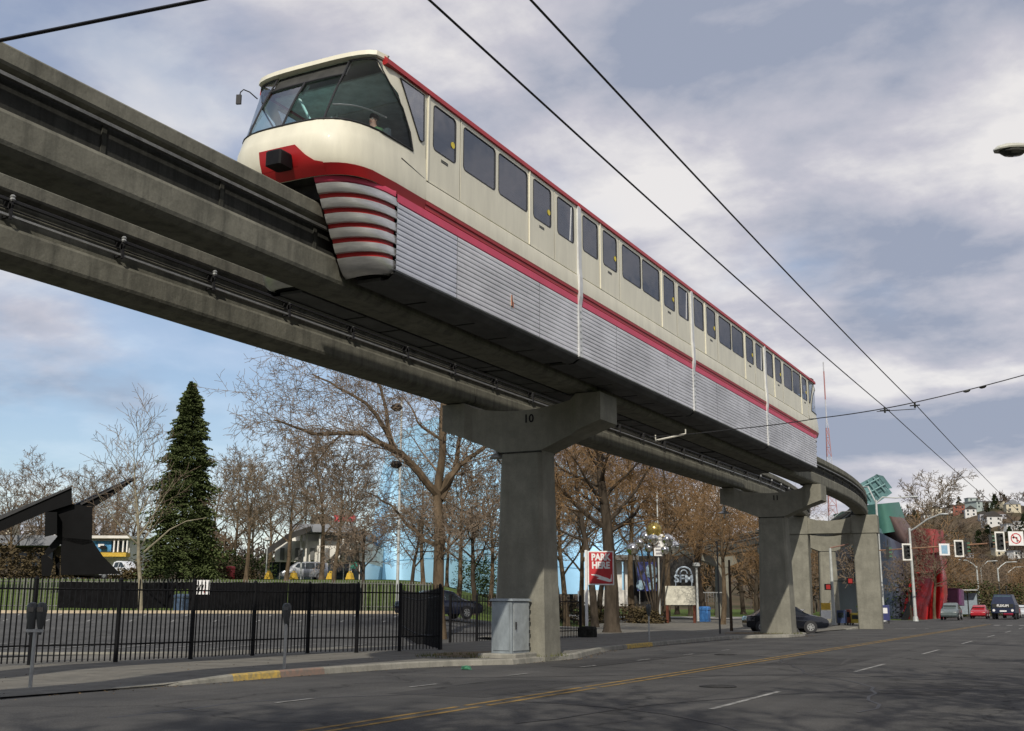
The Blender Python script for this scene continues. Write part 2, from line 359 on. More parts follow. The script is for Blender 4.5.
# dirt strip around piers
b = MB(); 
for yc, x0 in ((29.9, -14.35), (58.3, -14.3)):
    rr = []
    for k in range(14):
        a = 2*math.pi*k/14; rr.append((x0-1.6+math.cos(a)*1.9*(1 if math.cos(a) < 0 else .75), yc+math.sin(a)*2.1, 0.152))
    b.add(rr, [tuple(range(14))])
b.build('dirt_patch', DIRT)['kind'] = 'structure'
def strip(name, pts, m, dz, nD=1.5):
    """sheet over the terrain given as quad corners in (px, D)"""
    (pa, Da), (pb, Db), (pc, Dc), (pd, Dd) = pts; rows = []
    n = max(2, int(abs(Dd-Da)/nD)); k = 40
    for i in range(n+1):
        t = i/n; row = []
        for j in range(k+1):
            s = j/k; D = lerp(lerp(Da, Dd, t), lerp(Db, Dc, t), s); px = lerp(lerp(pa, pd, t), lerp(pb, pc, t), s)
            p = gnd(px, D); row.append((p.x, p.y, p.z+dz))
        rows.append(row)
    b = MB(); b.grid(rows); o = b.build(name, m, smooth=True); o['kind'] = 'structure'; return o
strip('parking_lot', [(-420, 29), (500, 43.5), (505, 70), (-420, 69)], ASPL, 0.06)
strip('driveway', [(500, 43.5), (700, 60), (700, 100), (505, 70)], ASPL, 0.055)
strip('street', [(735, 66), (860, 100), (700, 106), (640, 104)], ASPL, 0.05)
strip('plaza', [(520, 108), (800, 112), (800, 150), (500, 150)], PLAZA, 0.09)
strip('path', [(505, 70.5), (690, 86), (690, 90), (503, 74)], PLAZA, 0.085)
strip('upper_drive', [(-300, 116), (470, 118), (470, 128), (-300, 126)], ASPL, 0.10)
strip('dirt_verge', [(447, 42.5), (500, 44), (500, 48), (440, 47)], DIRT, 0.075)
# lot edge kerbs (pale) as strips standing on the terrain
def wall_strip(name, a, c, h, th, m, n=24):
    (pa, Da), (pb, Db) = a, c; b = MB(); rings = []
    for i in range(n+1):
        t = i/n; p = gnd(lerp(pa, pb, t), lerp(Da, Db, t)); nx, ny = -RY*th/2, RX*th/2
        rings.append([(p.x-nx, p.y-ny, p.z-.1), (p.x-nx, p.y-ny, p.z+h), (p.x+nx, p.y+ny, p.z+h), (p.x+nx, p.y+ny, p.z-.1)])
    b.loft(rings); o = b.build(name, m); o['kind'] = 'structure'; return o
EDGE = mat('edge_concrete', (0.50, 0.42, 0.30), 0.85, var=0.12, scale=2)
wall_strip('lot_edge', (-200, 66.5), (430, 68), 0.22, 0.5, EDGE)
wall_strip('lot_edge', (-200, 36), (335, 38.5), 0.13, 0.2, KERBM)
# painted lines
PAINTW = mat('worn_white_line', (0.30, 0.30, 0.285), 0.85, var=0.3, scale=5, col2=(.13, .13, .125)); PAINTY = mat('worn_yellow_line', (0.27, 0.175, 0.055), 0.85, var=0.3, scale=3, col2=(0.13, 0.10, 0.06))
def lines(name, m, quads, dz=0.03):
    b = MB()
    for q in quads: b.add([(x, y, z) for x, y, z in q], [(0, 1, 2, 3)])
    return tag(b.build(name, m), kind='structure')
def crown(x): return 0.03*(1-abs((x+7.4)/8.6)) if abs(x+7.4) < 8.6 else 0
rng = random.Random(5)
dq = []
for k in range(-1, 60):   # lane dashes
    y0 = 17.3+k*11.2 if k < 50 else 0
    if y0 > 100 and y0 < 128: continue
    for x in (-5.55,): dq.append([(x-.05, y0, crown(x)+.006), (x+.05, y0, crown(x)+.006), (x+.05, y0+4.1, crown(x)+.006), (x-.05, y0+4.1, crown(x)+.006)])
for x0 in (-15.5, -13.2, -11.2): dq.append([(x0, 82, .016), (x0+1.4, 82, .016), (x0+1.4, 82.5, .016), (x0, 82.5, .016)])
for i in range(9): dq.append([(-8.2+i*.9, 97, .03), (-7.8+i*.9, 97, .03), (-7.8+i*.9, 99.5, .03), (-8.2+i*.9, 99.5, .03)])
for k in range(7): dq.append([(-12.1, 15+k*4.0, .026), (-12.02, 15+k*4.0, .026), (-12.02, 16+k*4.0, .026), (-12.1, 16+k*4.0, .026)])
lines('lane_markings', PAINTW, dq)
yq = []
for x in (-9.13, -8.83):
    y0 = 2.0
    while y0 < 101:
        L_ = rng.uniform(2.5, 5.5); wd = 0.055
        yq.append([(x-wd, y0, crown(x)+.006), (x+wd, y0, crown(x)+.006), (x+wd, y0+L_, crown(x)+.006), (x-wd, y0+L_, crown(x)+.006)]); y0 += L_+rng.choice((0.02, 0.05, 0.25))
lines('centre_line', PAINTY, yq)
lq = []
for px in range(-120, 440, 42):
    a = gnd(px, 60); c = gnd(px+16, 65.5); k = Vector((RX, RY, 0))*.07
    lq.append([(a.x-k.x, a.y-k.y, a.z+.07), (a.x+k.x, a.y+k.y, a.z+.07), (c.x+k.x, c.y+k.y, c.z+.07), (c.x-k.x, c.y-k.y, c.z+.07)])
    a = gnd(px*1.2, 41); c = gnd(px*1.2+60, 47)
    lq.append([(a.x-k.x, a.y-k.y, a.z+.075), (a.x+k.x, a.y+k.y, a.z+.075), (c.x+k.x, c.y+k.y, c.z+.075), (c.x-k.x, c.y-k.y, c.z+.075)])
lines('bay_lines', PAINTW, lq)
# far pavement on the right of the street
b = MB(); b.grid([[(1.2, y, .13), (5, y, .13), (9, y, .1)] for y in frange(-60, 500, 20)]); b.box(1.2, 1.21, -60, 500, 0, .13)
b.build('right_sidewalk', SIDEW)['kind'] = 'structure'

# ================================================================== guideway
CX0, CXF = -13.15, -17.25; YA, RAD, HEAD = 62.0, 115.0, 38.0
def track(off, s):
    """centre point + heading of the path at distance s measured on the centre line (off = metres left of the near beam)"""
    ta = RAD*R(HEAD)
    if s <= YA: x, y, h = -13.15, s, 0
    elif s <= YA+ta: h = (s-YA)/RAD; x = -13.15-RAD*(1-math.cos(h)); y = YA+RAD*math.sin(h)
    else: h = R(HEAD); r_ = s-YA-ta; x = -13.15-RAD*(1-math.cos(h))-math.sin(h)*r_; y = YA+RAD*math.sin(h)+math.cos(h)*r_
    return x-off*math.cos(h), y-off*math.sin(h), h
def sweep(b, prof, off, s0, s1, step=3.0, closed=True):
    n = max(1, int(math.ceil((s1-s0)/step))) if s1 > YA else 1
    rings = []
    for i in range(n+1):
        x, y, h = track(off, lerp(s0, s1, i/n)); rings.append([(x+p*math.cos(h), y+p*math.sin(h), z) for p, z in prof])
    b.loft(rings, closed, closed)
BP = [(.30, 7.58), (.43, 7.66), (.45, 7.72), (.45, 8.10), (.42, 8.16), (.30, 8.20), (.30, 8.74), (.42, 8.79), (.45, 8.83), (.45, 9.06), (.41, 9.10)]
BPROF = BP+[(-p, z) for p, z in reversed(BP)]
JN = [-25.0, 1.6, 29.9, 58.2, 80.0, 99.0, 120.0, 142.0, 166.0, 190.0]
names = ['', '']
for off, lab, cat in ((0, 'near concrete monorail beam that the train straddles', 'monorail beam'), (4.1, 'far empty concrete monorail beam running behind the train, with bracketed rails on its side', 'monorail beam')):
    x, y, h = track(off, 1.6)
    g = thing('guideway_beam', (x, y, 7.58), lab, cat, 'pair of monorail guideway beams')
    for a, c in zip(JN, JN[1:]):
        b = MB(); sweep(b, BPROF, off, a+.02, c-.02); b.build('beam_span', CONC, g)
    # thin pilasters in the recess every few metres
    b = MB()
    for k in range(-4, 42):
        s = 2.6*k+.9
        for sd in (-1, 1):
            x, y, h = track(off, s); b.obox((x+sd*.31*math.cos(h), y+sd*.31*math.sin(h), 8.47), (.05, .09, .56), h)
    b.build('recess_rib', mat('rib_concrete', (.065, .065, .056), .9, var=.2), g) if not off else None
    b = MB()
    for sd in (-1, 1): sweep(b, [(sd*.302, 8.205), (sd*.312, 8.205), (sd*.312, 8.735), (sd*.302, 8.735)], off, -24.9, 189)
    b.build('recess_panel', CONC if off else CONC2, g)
    for sd in (1, -1):
        b = MB(); c0 = sd*.44; sweep(b, [(c0-.035, 8.61), (c0+.035, 8.61), (c0+.035, 8.655), (c0+.01, 8.675), (c0-.035, 8.675)], off, -24.9, 188); b.build('conductor_rail', mat('worn_rail', (.20, .20, .19), .5, .5, var=.2, scale=5) if off == 0 else RUSTW, g)
        if off:
            b = MB(); c0 = sd*.47; sweep(b, [(c0-.02, 8.32), (c0+.03, 8.32), (c0+.03, 8.36), (c0-.02, 8.37)], off, -24.9, 188); b.build('conductor_rail', STEEL, g)
            b = MB(); c0 = sd*.40; sweep(b, [(c0-.02, 8.48), (c0+.02, 8.48), (c0+.02, 8.50), (c0-.02, 8.50)], off, -24.9, 188); b.build('cable', RUSTW, g)
    if off:
        q = MB(); q.obox((.40, 0, 8.56), (.30, .05, .10), 0, 0, .5); q.obox((.50, 0, 8.44), (.05, .05, .34), 0); q.obox((.40, 0, 8.33), (.2, .06, .05), 0)
        q.cur = 1; q.lathe([(.03, -.06), (.055, -.03), (.04, 0), (.055, .03), (.03, .06)], (.52, 0, 8.66), 8)
        base = None
        for k in range(-3, 34):
            x, y, h = track(off, 2.62*k+2.35); rx, ry, rz = g.location
            if base is None:
                base = q.build('rail_bracket', [RUSTW, STEEL], g, local=True); base.location = (x-rx, y-ry, -rz); base.rotation_euler = (0, 0, h)
            else: inst(base, 'rail_bracket', g, (x-rx, y-ry, -rz), h)
# ---- piers
def pier(s, label, num=None, lamp=False, X=None, rot=None, wb=0, tap=1.0):
    xa, ya, h = track(1.84, s)
    p = thing('guideway_pier', (xa, ya, 0), label, 'concrete pier', 'piers carrying the monorail beams', h)
    q = MB()    # tapered column with chamfered corners
    def ring(w_, d, z, c=.10, dx=0): return [(-w_+c+dx,-d,z),(w_-c+dx,-d,z),(w_+dx,-d+c,z),(w_+dx,d-c,z),(w_-c+dx,d,z),(-w_+c+dx,d,z),(-w_+dx,d-c,z),(-w_+dx,-d+c,z)]
    q.loft([ring(.80, .62, -.1), ring(.80, .62, .12), ring(.67, .50, 6.0)]); q.build('column', PIERC, p, local=True)
    q = MB()    # crosshead: centre part and two thicker end blocks
    cen = [(-.66, 5.98), (.66, 5.98), (1.75, 6.42), (1.75, 7.42), (1.2, 7.30), (.6, 7.22), (0, 7.19), (-.6, 7.22), (-1.2, 7.30), (-1.75, 7.42), (-1.75, 6.42)]
    q.prism(cen, -.50, .50)
    for sd in (-1, 1):
        q.loft([[(sd*1.6, -.48, 6.34), (sd*1.6, .48, 6.34), (sd*1.6, .48, 7.40), (sd*1.6, -.48, 7.40)], [(sd*1.85, -.62, 6.47), (sd*1.85, .62, 6.47), (sd*1.85, .62, 7.54), (sd*1.85, -.62, 7.54)],
                [(sd*2.62, -.62, 6.74), (sd*2.62, .62, 6.74), (sd*2.62, .62, 7.54), (sd*2.62, -.62, 7.54)]])
    q.build('crosshead', PIERC, p, local=True)
    q = MB(); q.box(-.66, .66, -.52, .52, 5.93, 5.975); q.build('joint_line', CONC2, p, local=True)
    for sd in (-1, 1):
        q = MB(); q.box(sd*2.05-.51, sd*2.05+.09, -.4, .4, 7.543, 7.575); q.build('bearing_pad', RUB, p, local=True)
    if num: text(num, .34, .004, BLACKP, p, (.28, -.506, 6.93), (math.pi/2, 0, 0), bold=.008)
    if lamp:
        q = MB(); q.lathe([(.02, .34), (.08, .32), (.10, .12), (.24 if abs(lamp) < 1.2 else .36, .0), (.22, -.02), (.02, -.02)], (lamp, -.35, 5.85 if abs(lamp) < 1.2 else 6.25), 14); q.tube([(lamp, -.35, 6.0), (lamp, -.35, 6.75 if abs(lamp) > 1.2 else 6.4)], .03, 6)
        q.build('lamp_shade', STEEL, p, local=True)
        q = MB(); q.tube([(lamp, -.3, 5.8), (-.64, -.40, 5.6), (-.82, -.5, .2)], .025, 5); q.build('conduit', STEEL, p, local=True) if abs(lamp) < 1.2 else None
    return p
pier(29.9, 'nearest tapered concrete pier with the number 10 on its crosshead, beside the grey utility cabinet', '10', -.86)
pier(58.2, 'second tapered concrete pier along the street, with the black car behind its foot', '11', -2.5)
pier(99.0, 'concrete pier seen through the middle of the two-legged frame')
pier(120, 'concrete pier standing behind the left leg of the two-legged frame')
pier(142, 'farthest concrete pier, carrying the beams across beyond the bare trees')
def portal(s, label):
    xa, ya, h = track(2.05, s); p = thing('pier_frame', (xa, ya, 0), label, 'concrete frame', None, h*.6)
    for sd in (-1, 1):
        q = MB()
        def ring(w_, d, z, dx, c=.06): return [(-w_+c+dx,-d,z),(w_-c+dx,-d,z),(w_+dx,-d+c,z),(w_+dx,d-c,z),(w_-c+dx,d,z),(-w_+c+dx,d,z),(-w_+dx,d-c,z),(-w_+dx,-d+c,z)]
        q.loft([ring(.76, .62, -.1, sd*2.3), ring(.76, .62, .1, sd*2.3), ring(.80, .66, 6.3, sd*2.28)]); q.build('leg', PIERC, p, local=True)
        q = MB(); q.cbox(sd*2.3-.86, sd*2.3+.86, -.72, .72, 6.33, 7.54, .05); q.build('bearing_block', PIERC, p, local=True)
    q = MB(); q.prism([(-1.44, 6.36), (1.44, 6.36), (1.44, 7.45), (.9, 7.28), (0, 7.2), (-.9, 7.28), (-1.44, 7.45)], -.55, .55); q.build('crossbeam', PIERC, p, local=True)
    return p
portal(80.0, 'two-legged concrete frame where the beams start to curve left')

# ================================================================== the train
XC = -13.15; HW = 1.55; Y0 = 16.82; LS = 9.3
T = thing('monorail_train', (XC, 35.4, 7.6), 'cream and red monorail train with ribbed silver skirt riding the near beam', 'monorail train')
SEG = [(RX*0, 0)]
def rrect(y0, y1, z0, z1, r_=.11, n=4):
    pts = []
    for cy, cz, a0 in ((y1-r_, z1-r_, 0), (y0+r_, z1-r_, 90), (y0+r_, z0+r_, 180), (y1-r_, z0+r_, 270)):
        for k in range(n+1):
            a = R(a0+90*k/n); pts.append((cy+r_*math.cos(a), cz+r_*math.sin(a)))
    return pts
def orect(y0, y1, z0, z1, n=4):
    """matching outer rectangle samples"""
    pts = []; 
    for (cy, cz), (d0, d1) in (((y1, z1), (( 0, -1), (-1, 0))), ((y0, z1), ((1, 0), (0, -1))), ((y0, z0), ((0, 1), (1, 0))), ((y1, z0), ((-1, 0), (0, 1)))):
        for k in range(n+1):
            t = k/n
            if t < .5: o = (d0[0]*(1-2*t)*.05, d0[1]*(1-2*t)*.05)
            else: o = (d1[0]*(2*t-1)*.05, d1[1]*(2*t-1)*.05)
            pts.append((cy+o[0], cz+o[1]))
    return pts
ZL, ZT = 10.06, 11.93
def side_cell(b, sd, cy0, cy1, win):
    X = XC+sd*HW
    if win is None: b.add([(X, cy0, ZL), (X, cy1, ZL), (X, cy1, ZT), (X, cy0, ZT)], [(0, 1, 2, 3)]); return
    o_ = orect(cy0, cy1, ZL, ZT); i_ = rrect(*win)
    n = len(o_); vs = [(X, y, z) for y, z in o_]+[(X, y, z) for y, z in i_]+[(X-sd*.045, y, z) for y, z in i_]
    b.add(vs, [(k, (k+1) % n, n+(k+1) % n, n+k) for k in range(n)]+[(n+k, n+(k+1) % n, 2*n+(k+1) % n, 2*n+k) for k in range(n)])
def pane(sd, win, car, m=SIDEG, divider=False):
    X = XC+sd*HW; q = MB(); pts = rrect(*win); n = len(pts)
    q.loft([[(X-sd*.012, y, z) for y, z in pts], [(X-sd*.02, y, z) for y, z in pts]])
    wdw = q.build('window', m, car)
    q = MB(); i_ = rrect(win[0]+.025, win[1]-.025, win[2]+.025, win[3]-.025, .09)
    vs = [(X+sd*.006, y, z) for y, z in pts]+[(X+sd*.006, y, z) for y, z in i_]+[(X-sd*.011, y, z) for y, z in i_]
    q.add(vs, [(k, (k+1) % n, n+(k+1) % n, n+k) for k in range(n)]+[(n+k, n+(k+1) % n, 2*n+(k+1) % n, 2*n+k) for k in range(n)])
    if divider: q.cur = 1; yd = win[1]-.18 if divider > 0 else win[0]+.18; q.obox((X-sd*.02, yd, (win[2]+win[3])/2), (.03, .05, win[3]-win[2]-.06), 0, R(-6)*divider)
    q.build('window_seal', [RUB, WHITE], car)
WZ = (10.82, 11.84)
# lateral layout in metres from the car's south end
LAY_MID = [('w', .28, 1.32), ('d', 1.67, 2.70), ('w', 3.10, 4.60), ('w', 4.72, 6.22), ('d', 6.60, 7.63), ('w', 7.98, 9.02)]
NR = 13
def rib_profile():
    pts = []; z = 9.23; dz = (9.23-7.86)/NR
    for k in range(NR):
        pts += [(1.545, z), (1.563, z-.10*dz), (1.567, z-.45*dz), (1.563, z-.82*dz), (1.540, z-.90*dz)]; z -= dz
    return pts+[(1.535, 7.86)]
RIBP = rib_profile()
STICK = mat('yellow_sticker', (0.75, 0.6, 0.05), 0.5)
def carriage(k, front, rear):
    y0 = Y0+LS*k; y1 = y0+LS
    a = y0+(1.63 if front else 0.06); c = y1-(1.63 if rear else .06)      # straight part of the side wall
    car = MB(); lay = []
    for t, p, q_ in LAY_MID:
        if (front and p < 1.5): continue
        if (rear and q_ > 7.8): continue
        if front and t == 'd' and p < 2: lay.append(('d', 1.91, 2.86)); continue
        if front and p == 3.10: lay.append(('w', 3.17, 4.66)); continue
        if front and p == 4.72: lay.append(('w', 4.80, 6.30)); continue
        if rear and t == 'd' and p > 6: lay.append(('d', 6.44, 7.39)); continue
        lay.append((t, p, q_))
    # cell borders half way between windows
    ed = [a]+[y0+(lay[i][2]+lay[i+1][1])/2 for i in range(len(lay)-1)]+[c]
    for sd in (1, -1):
        for i, (t, p, q_) in enumerate(lay): side_cell(car, sd, ed[i], ed[i+1], (y0+p, y0+q_, *WZ))
        # inner lining below windows + lower cream band and ledge, top cove
        for prof in ([(HW, ZL), (HW-.05, ZL-.004), (HW-.05, ZL-.03), (HW+.012, ZL-.034), (HW+.022, ZL-.07), (HW+.03, 9.72), (HW+.03, 9.62), (HW+.01, 9.61)],):
            car.grid([[(XC+sd*p, y, z) for p, z in prof] for y in (a, c)])
    # roof
    rp = [(HW-.06, 12.13), (HW-.3, 12.2), (.6, 12.3), (0, 12.33), (-.6, 12.3), (-HW+.3, 12.2), (-HW+.06, 12.13)]
    ra = y0+(.35 if front else .06); rc = y1-(.35 if rear else .06)
    car.grid([[(XC+p, y, z) for p, z in rp] for y in (ra, rc)])
    cb = car.build('carriage', CREAM, T, smooth=True)
    sa = y0+(.62 if front else .05); s_c = y1-(.62 if rear else .05)
    for sd in (1, -1):
        q = MB(); q.prism([(XC+sd*(HW-.01), ZT), (XC+sd*(HW+.045), ZT+.015), (XC+sd*(HW+.03), ZT+.13), (XC+sd*(HW-.06), ZT+.2), (XC+sd*(HW-.1), ZT+.0)], y0+(.12 if front else .05), y1-(.12 if rear else .05)); q.build('roof_trim', RED, cb)
        q = MB(); q.grid([[(XC+sd*p, y, z) for p, z in [(HW+.01, 9.61), (HW+.036, 9.60), (HW+.03, 9.53), (HW+.005, 9.515), (HW+.01, 9.43), (HW-.02, 9.415)]] for y in (a, c)]); q.build('red_stripe', RED, cb)
        q = MB(); q.grid([[(XC+sd*p, y, z) for p, z in [(HW-.02, 9.415), (HW+.012, 9.41), (HW+.015, 9.25), (HW-.02, 9.235)]] for y in (sa, s_c)]); q.build('pink_stripe', PINK, cb)
        
        # ribbed skirt in three removable panels with thin gaps
        brk = [sa, lerp(sa, s_c, .27), lerp(sa, s_c, .73), s_c]
        for u, v in zip(brk, brk[1:]):
            q = MB(); q.grid([[(XC+sd*p, y, z) for p, z in RIBP] for y in (u+.008, v-.008)])
            q.build('skirt_panel', ALU3 if (front and u == sa) else ALU, cb, smooth=False)
        q = MB(); q.grid([[(XC+sd*p, y, z) for p, z in [(HW-.02, 7.862), (HW+.01, 7.85), (HW-.02, 7.80), (HW-.16, 7.70), (HW-.34, 7.68)]] for y in (sa, s_c)]); q.cur = 1
        # underside with hatches and gaps
        yy_ = sa
        while yy_ < s_c-.3:
            ln = min(rng.uniform(1.1, 2.3), s_c-yy_); q.box(XC+sd*.66, XC+sd*(HW-.33), yy_, yy_+ln-.1, 7.70, 7.76); yy_ += ln
        q.cur = 2; q.box(XC+sd*.62, XC+sd*(HW-.05), sa, s_c, 7.80, 7.83); q.box(XC+sd*.56, XC+sd*.62, sa, s_c, 7.85, 9.3)
        q.build('skirt_underside', [GREYP, GREYP, DARK], cb)
        for i, (t, p, q_) in enumerate(lay):
            w_ = (y0+p, y0+q_, *WZ); pane(sd, w_, cb, divider=(1 if (i == len(lay)-1 and not rear) else 0) if sd > 0 else 0)
            if t == 'd':
                X = XC+sd*HW; q = MB(); d0, d1 = y0+p-.2, y0+q_+.2
                # raised door frame posts and threshold
                q.cbox(X, X+sd*.028, d0-.03, d0+.02, 10.05, 11.93, .005); q.cbox(X, X+sd*.012, d1-.012, d1+.012, 10.05, 11.93, .004)
                q.box(X, X+sd*.014, d0, d1, 10.045, 10.075); q.cur = 1; q.box(X, X+sd*.004, d0+.02, d0+.03, 10.08, 11.92); q.box(X, X+sd*.004, d1-.026, d1-.016, 10.08, 11.92)
                q.cur = 2; q.box(X, X+sd*.006, y0+p+.34, y0+p+.62, 10.66, 10.685); q.box(X, X+sd*.006, y0+p+.34, y0+p+.62, 10.70, 10.72)
                q.build('door', [CREAM, RUB, GREYP], cb)
                if sd > 0: q = MB(); q.lathe([(.001, 0), (.075, 0), (.075, .006), (.001, .006)], (X-.006, y0+q_-.12, 11.22), 10, 'X'); q.build('door_sticker', STICK, cb)
    q = MB(); q.cur = 0; q.box(XC-HW+.06, XC+HW-.06, a, c, 9.86, 9.95); q.cur = 1; q.box(XC-HW+.06, XC+HW-.06, a, c, 11.9, 11.97)
    q.cur = 2; q.box(XC-.52, XC+.52, a, c, 9.2, 9.85)
    for i in range(int((c-a)/1.1)):
        yc = a+.5+i*1.1
        for sx in (-1.0, 1.0): q.cur = 2; q.obox((XC+sx, yc, 10.55), (.8, .12, .9), 0, R(8)); q.obox((XC+sx, yc-.28, 10.25), (.8, .5, .14))
    q.cur = 3
    for sx in (-.9, .9): q.tube([(XC+sx, a+.1, 11.6), (XC+sx, c-.1, 11.6)], .02, 5)
    q.build('interior', [mat('cabin_floor', (.10, .10, .11), .8), mat('cabin_ceiling', (.80, .80, .78), .7), mat('seat_cloth', (.07, .09, .13), .8, var=.2), STEEL], cb)
    return cb
cars = [carriage(k, k == 0, k == 3) for k in range(4)]
for k in (1, 2, 3):
    q = MB(); yj = Y0+LS*k
    for sd in (1, -1):
        q.prism([(XC+sd*(HW-.02), 12.03), (XC+sd*(HW+.04), 11.93), (XC+sd*(HW+.05), 10.2), (XC+sd*(HW+.075), 10.0), (XC+sd*(HW+.075), 9.45), (XC+sd*(HW+.04), 9.25), (XC+sd*(HW+.05), 7.85), (XC+sd*(HW-.1), 7.8), (XC+sd*(HW-.15), 9), (XC+sd*(HW-.15), 12.05)], yj-.10, yj+.10)
        for t in range(7): q.cur = 1; q.box(XC+sd*(HW+.045), XC+sd*(HW+.056), yj-.05, yj+.05, 7.95+t*.18, 7.99+t*.18); q.cur = 0
    q.box(XC-HW+.1, XC+HW-.1, yj-.06, yj+.06, 11.9, 12.16)
    q.build('gangway_seal', [mat('white_gasket', (.66, .67, .66), .45, .2, var=.08), STEEL], T)
# ---- nose (built twice, the rear one mirrored)
def zi(tab, z):
    for (z0, *v0), (z1, *v1) in zip(tab, tab[1:]):
        if z0 <= z <= z1: t = (z-z0)/(z1-z0); return [lerp(p, q_, t) for p, q_ in zip(v0, v1)]
    return list(tab[-1][1:]) if z > tab[-1][0] else list(tab[0][1:])
NT = [(9.42, 15.98, 17.3, 1.52), (9.6, 15.80, 17.35, 1.57), (9.78, 15.72, 17.4, 1.58), (10.0, 15.68, 17.5, 1.575), (10.16, 15.69, 17.6, 1.565), (10.3, 15.73, 17.75, 1.555), (10.5, 15.80, 17.85, 1.55), (10.85, 15.97, 17.75, 1.55), (11.25, 16.18, 17.5, 1.55), (11.65, 16.42, 17.3, 1.55), (12.0, 16.62, 17.12, 1.53), (12.06, 16.66, 17.1, 1.5)]
NX = 3.5
def nose_pt(s, z, out=0.0, mir=False):
    yc, ys, wd = zi(NT, z); sg = -1 if s < 0 else 1; s_ = min(abs(s), 1)
    x = wd*s_; y = yc+(ys-yc)*(1-(1-s_**NX)**(1/NX)); 
    if abs(s) > 1: y = ys+(abs(s)-1)*(18.46-ys)
    if out:
        e_ = .01; s2 = max(s_-e_, 0); y2 = yc+(ys-yc)*(1-(1-s2**NX)**(1/NX)); s3 = min(s_+e_, 1); y3 = yc+(ys-yc)*(1-(1-s3**NX)**(1/NX))
        tx, ty = wd*(s3-s2), y3-y2; L_ = math.hypot(tx, ty); 
        if abs(s) >= 1: nx, ny = 1, 0
        else: nx, ny = ty/L_, -tx/L_
        x += nx*out; y += ny*out
    if mir: y = 70.84-y
    return (XC+sg*x, y, z)
def nose(mir):
    P = lambda s, z, o=0: nose_pt(s, z, o, mir)
    S = [0, .12, .25, .38, .5, .6, .68, .76, .83, .89, .94, .975, 1.0, 1.35, 1.7, 2.0]
    def side(f):
        for sg in (1, -1): f(sg)
    ZS = [9.42, 9.5, 9.6, 9.7, 9.78, 9.9, 10.0, 10.1, 10.16, 10.2, 10.3, 10.4, 10.5]
    q = MB()
    for sg in (1, -1): q.grid([[P(sg*s, z) for s in S] for z in ZS])
    # upper: cream behind the corner glass, header band, roof
    ZU = [10.5, 10.85, 11.25, 11.65, 12.0, 12.06]
    def gl_edge(z): return lerp(1.20, .93, (z-10.5)/1.5) if z <= 12.0 else .93   # rear edge of the corner glass
    for sg in (1, -1):
        def SY(Y, z): ys = zi(NT, z)[1]; return 1+(Y-ys)/(18.46-ys)
        def qa(z): return SY(lerp(18.21, 17.45, (min(max(z, 10.84), 11.84)-10.84)/1.0), z)      # sloping front edge of the quarter window
        zm = [10.84, 11.0, 11.25, 11.5, 11.65, 11.84]
        q.grid([[P(sg*s, z) for s in (gl_edge(z), lerp(gl_edge(z), 2, .25), lerp(gl_edge(z), 2, .6), 2.0)] for z in (10.5, 10.7, 10.84)])
        q.grid([[P(sg*s, z) for s in (gl_edge(z), lerp(gl_edge(z), qa(z), .5), qa(z))] for z in zm])
        q.grid([[P(sg*s, z) for s in (SY(18.35, z), 2.0)] for z in zm])
        q.grid([[P(sg*s, z) for s in (gl_edge(z), lerp(gl_edge(z), qa(z), .5), qa(z), lerp(qa(z), 2, .5), 2.0)] for z in (11.84, 12.0, 12.06)])
    # header lip and roof
    SR = [-1.0, -.96, -.88, -.75, -.6, -.4, -.2, 0, .2, .4, .6, .75, .88, .96, 1.0]
    r0 = [P(s, 12.03, .01) for s in SR]
    sgn = -1 if mir else 1
    def up_(p, dz, dyy, sx=1): return (XC+(p[0]-XC)*sx, p[1]+sgn*dyy, p[2]+dz)
    r1 = [up_(p, .03, -.10) for p in r0]; r2 = [up_(p, .13, -.08) for p in r0]; r3 = [up_(p, .18, .05, .97) for p in r0]; r4 = [up_(p, .24, .35, .8) for p in r0]
    yb = Y0+.40 if not mir else 70.84-Y0-.40
    r5 = [(XC+t*(HW-.06)*-1, 0, 0) for t in (0,)]; rp = [(-HW+.06, 12.13), (-HW+.3, 12.2), (-.6, 12.3), (0, 12.33), (.6, 12.3), (HW-.3, 12.2), (HW-.06, 12.13)]
    back = []
    for s in SR:
        x = s*(HW-.06); z = 12.33-.05*abs(x/.6) if abs(x) < .6 else lerp(12.28, 12.13, (abs(x)-.6)/(HW-.66)); back.append((XC+x, max(yb, 17.6) if not mir else min(yb, 70.84-17.6), z))
    q.grid([r0, r1, r2, r3, r4, back])
    for sg in (1, -1):
        X = XC+sg*HW; ya_, yb_ = (17.1, 18.46) if not mir else (70.84-18.46, 70.84-17.1)
        q.add([(X, ya_, 11.93), (X, yb_, 11.93), (X-sg*.06, yb_, 12.14), (X-sg*.06, ya_, 12.14)], [(0, 1, 2, 3)])
    body = q.build('nose', CREAM, T, smooth=True)
    q = MB()
    for sg in (1, -1): q.grid([[P(sg*s, lerp(9.42, 9.60, t), .022) for s in S] for t in (0, .25, .5, .75, 1)])
    q.build('red_stripe', RED, body, smooth=True)
    q = MB()      # raised red plate round the buffer
    rows = []
    for t in range(6):
        row = []
        for s in [-.27, -.268, -.1, 0, .1, .2, .27, .33, .4, .5, .6]:
            a_ = abs(s); top = 9.62 if s < -.269 else 9.98 if a_ < .28 else 9.61+.37*max(0, 1-(a_-.28)/.3)**1.7
            row.append(P(s, lerp(9.42, top, t/5), .034))
        rows.append(row)
    q.grid(rows); q.build('red_plate', RED, body, smooth=True)
    q = MB(); f_ = (lambda y: y) if not mir else (lambda y: 70.84-y)
    ya_, yb_ = f_(15.36), f_(15.75); 
    q.cbox(XC-.02, XC+.34, ya_, yb_, 9.53, 9.82, .03); q.build('buffer', BLACKP, body)
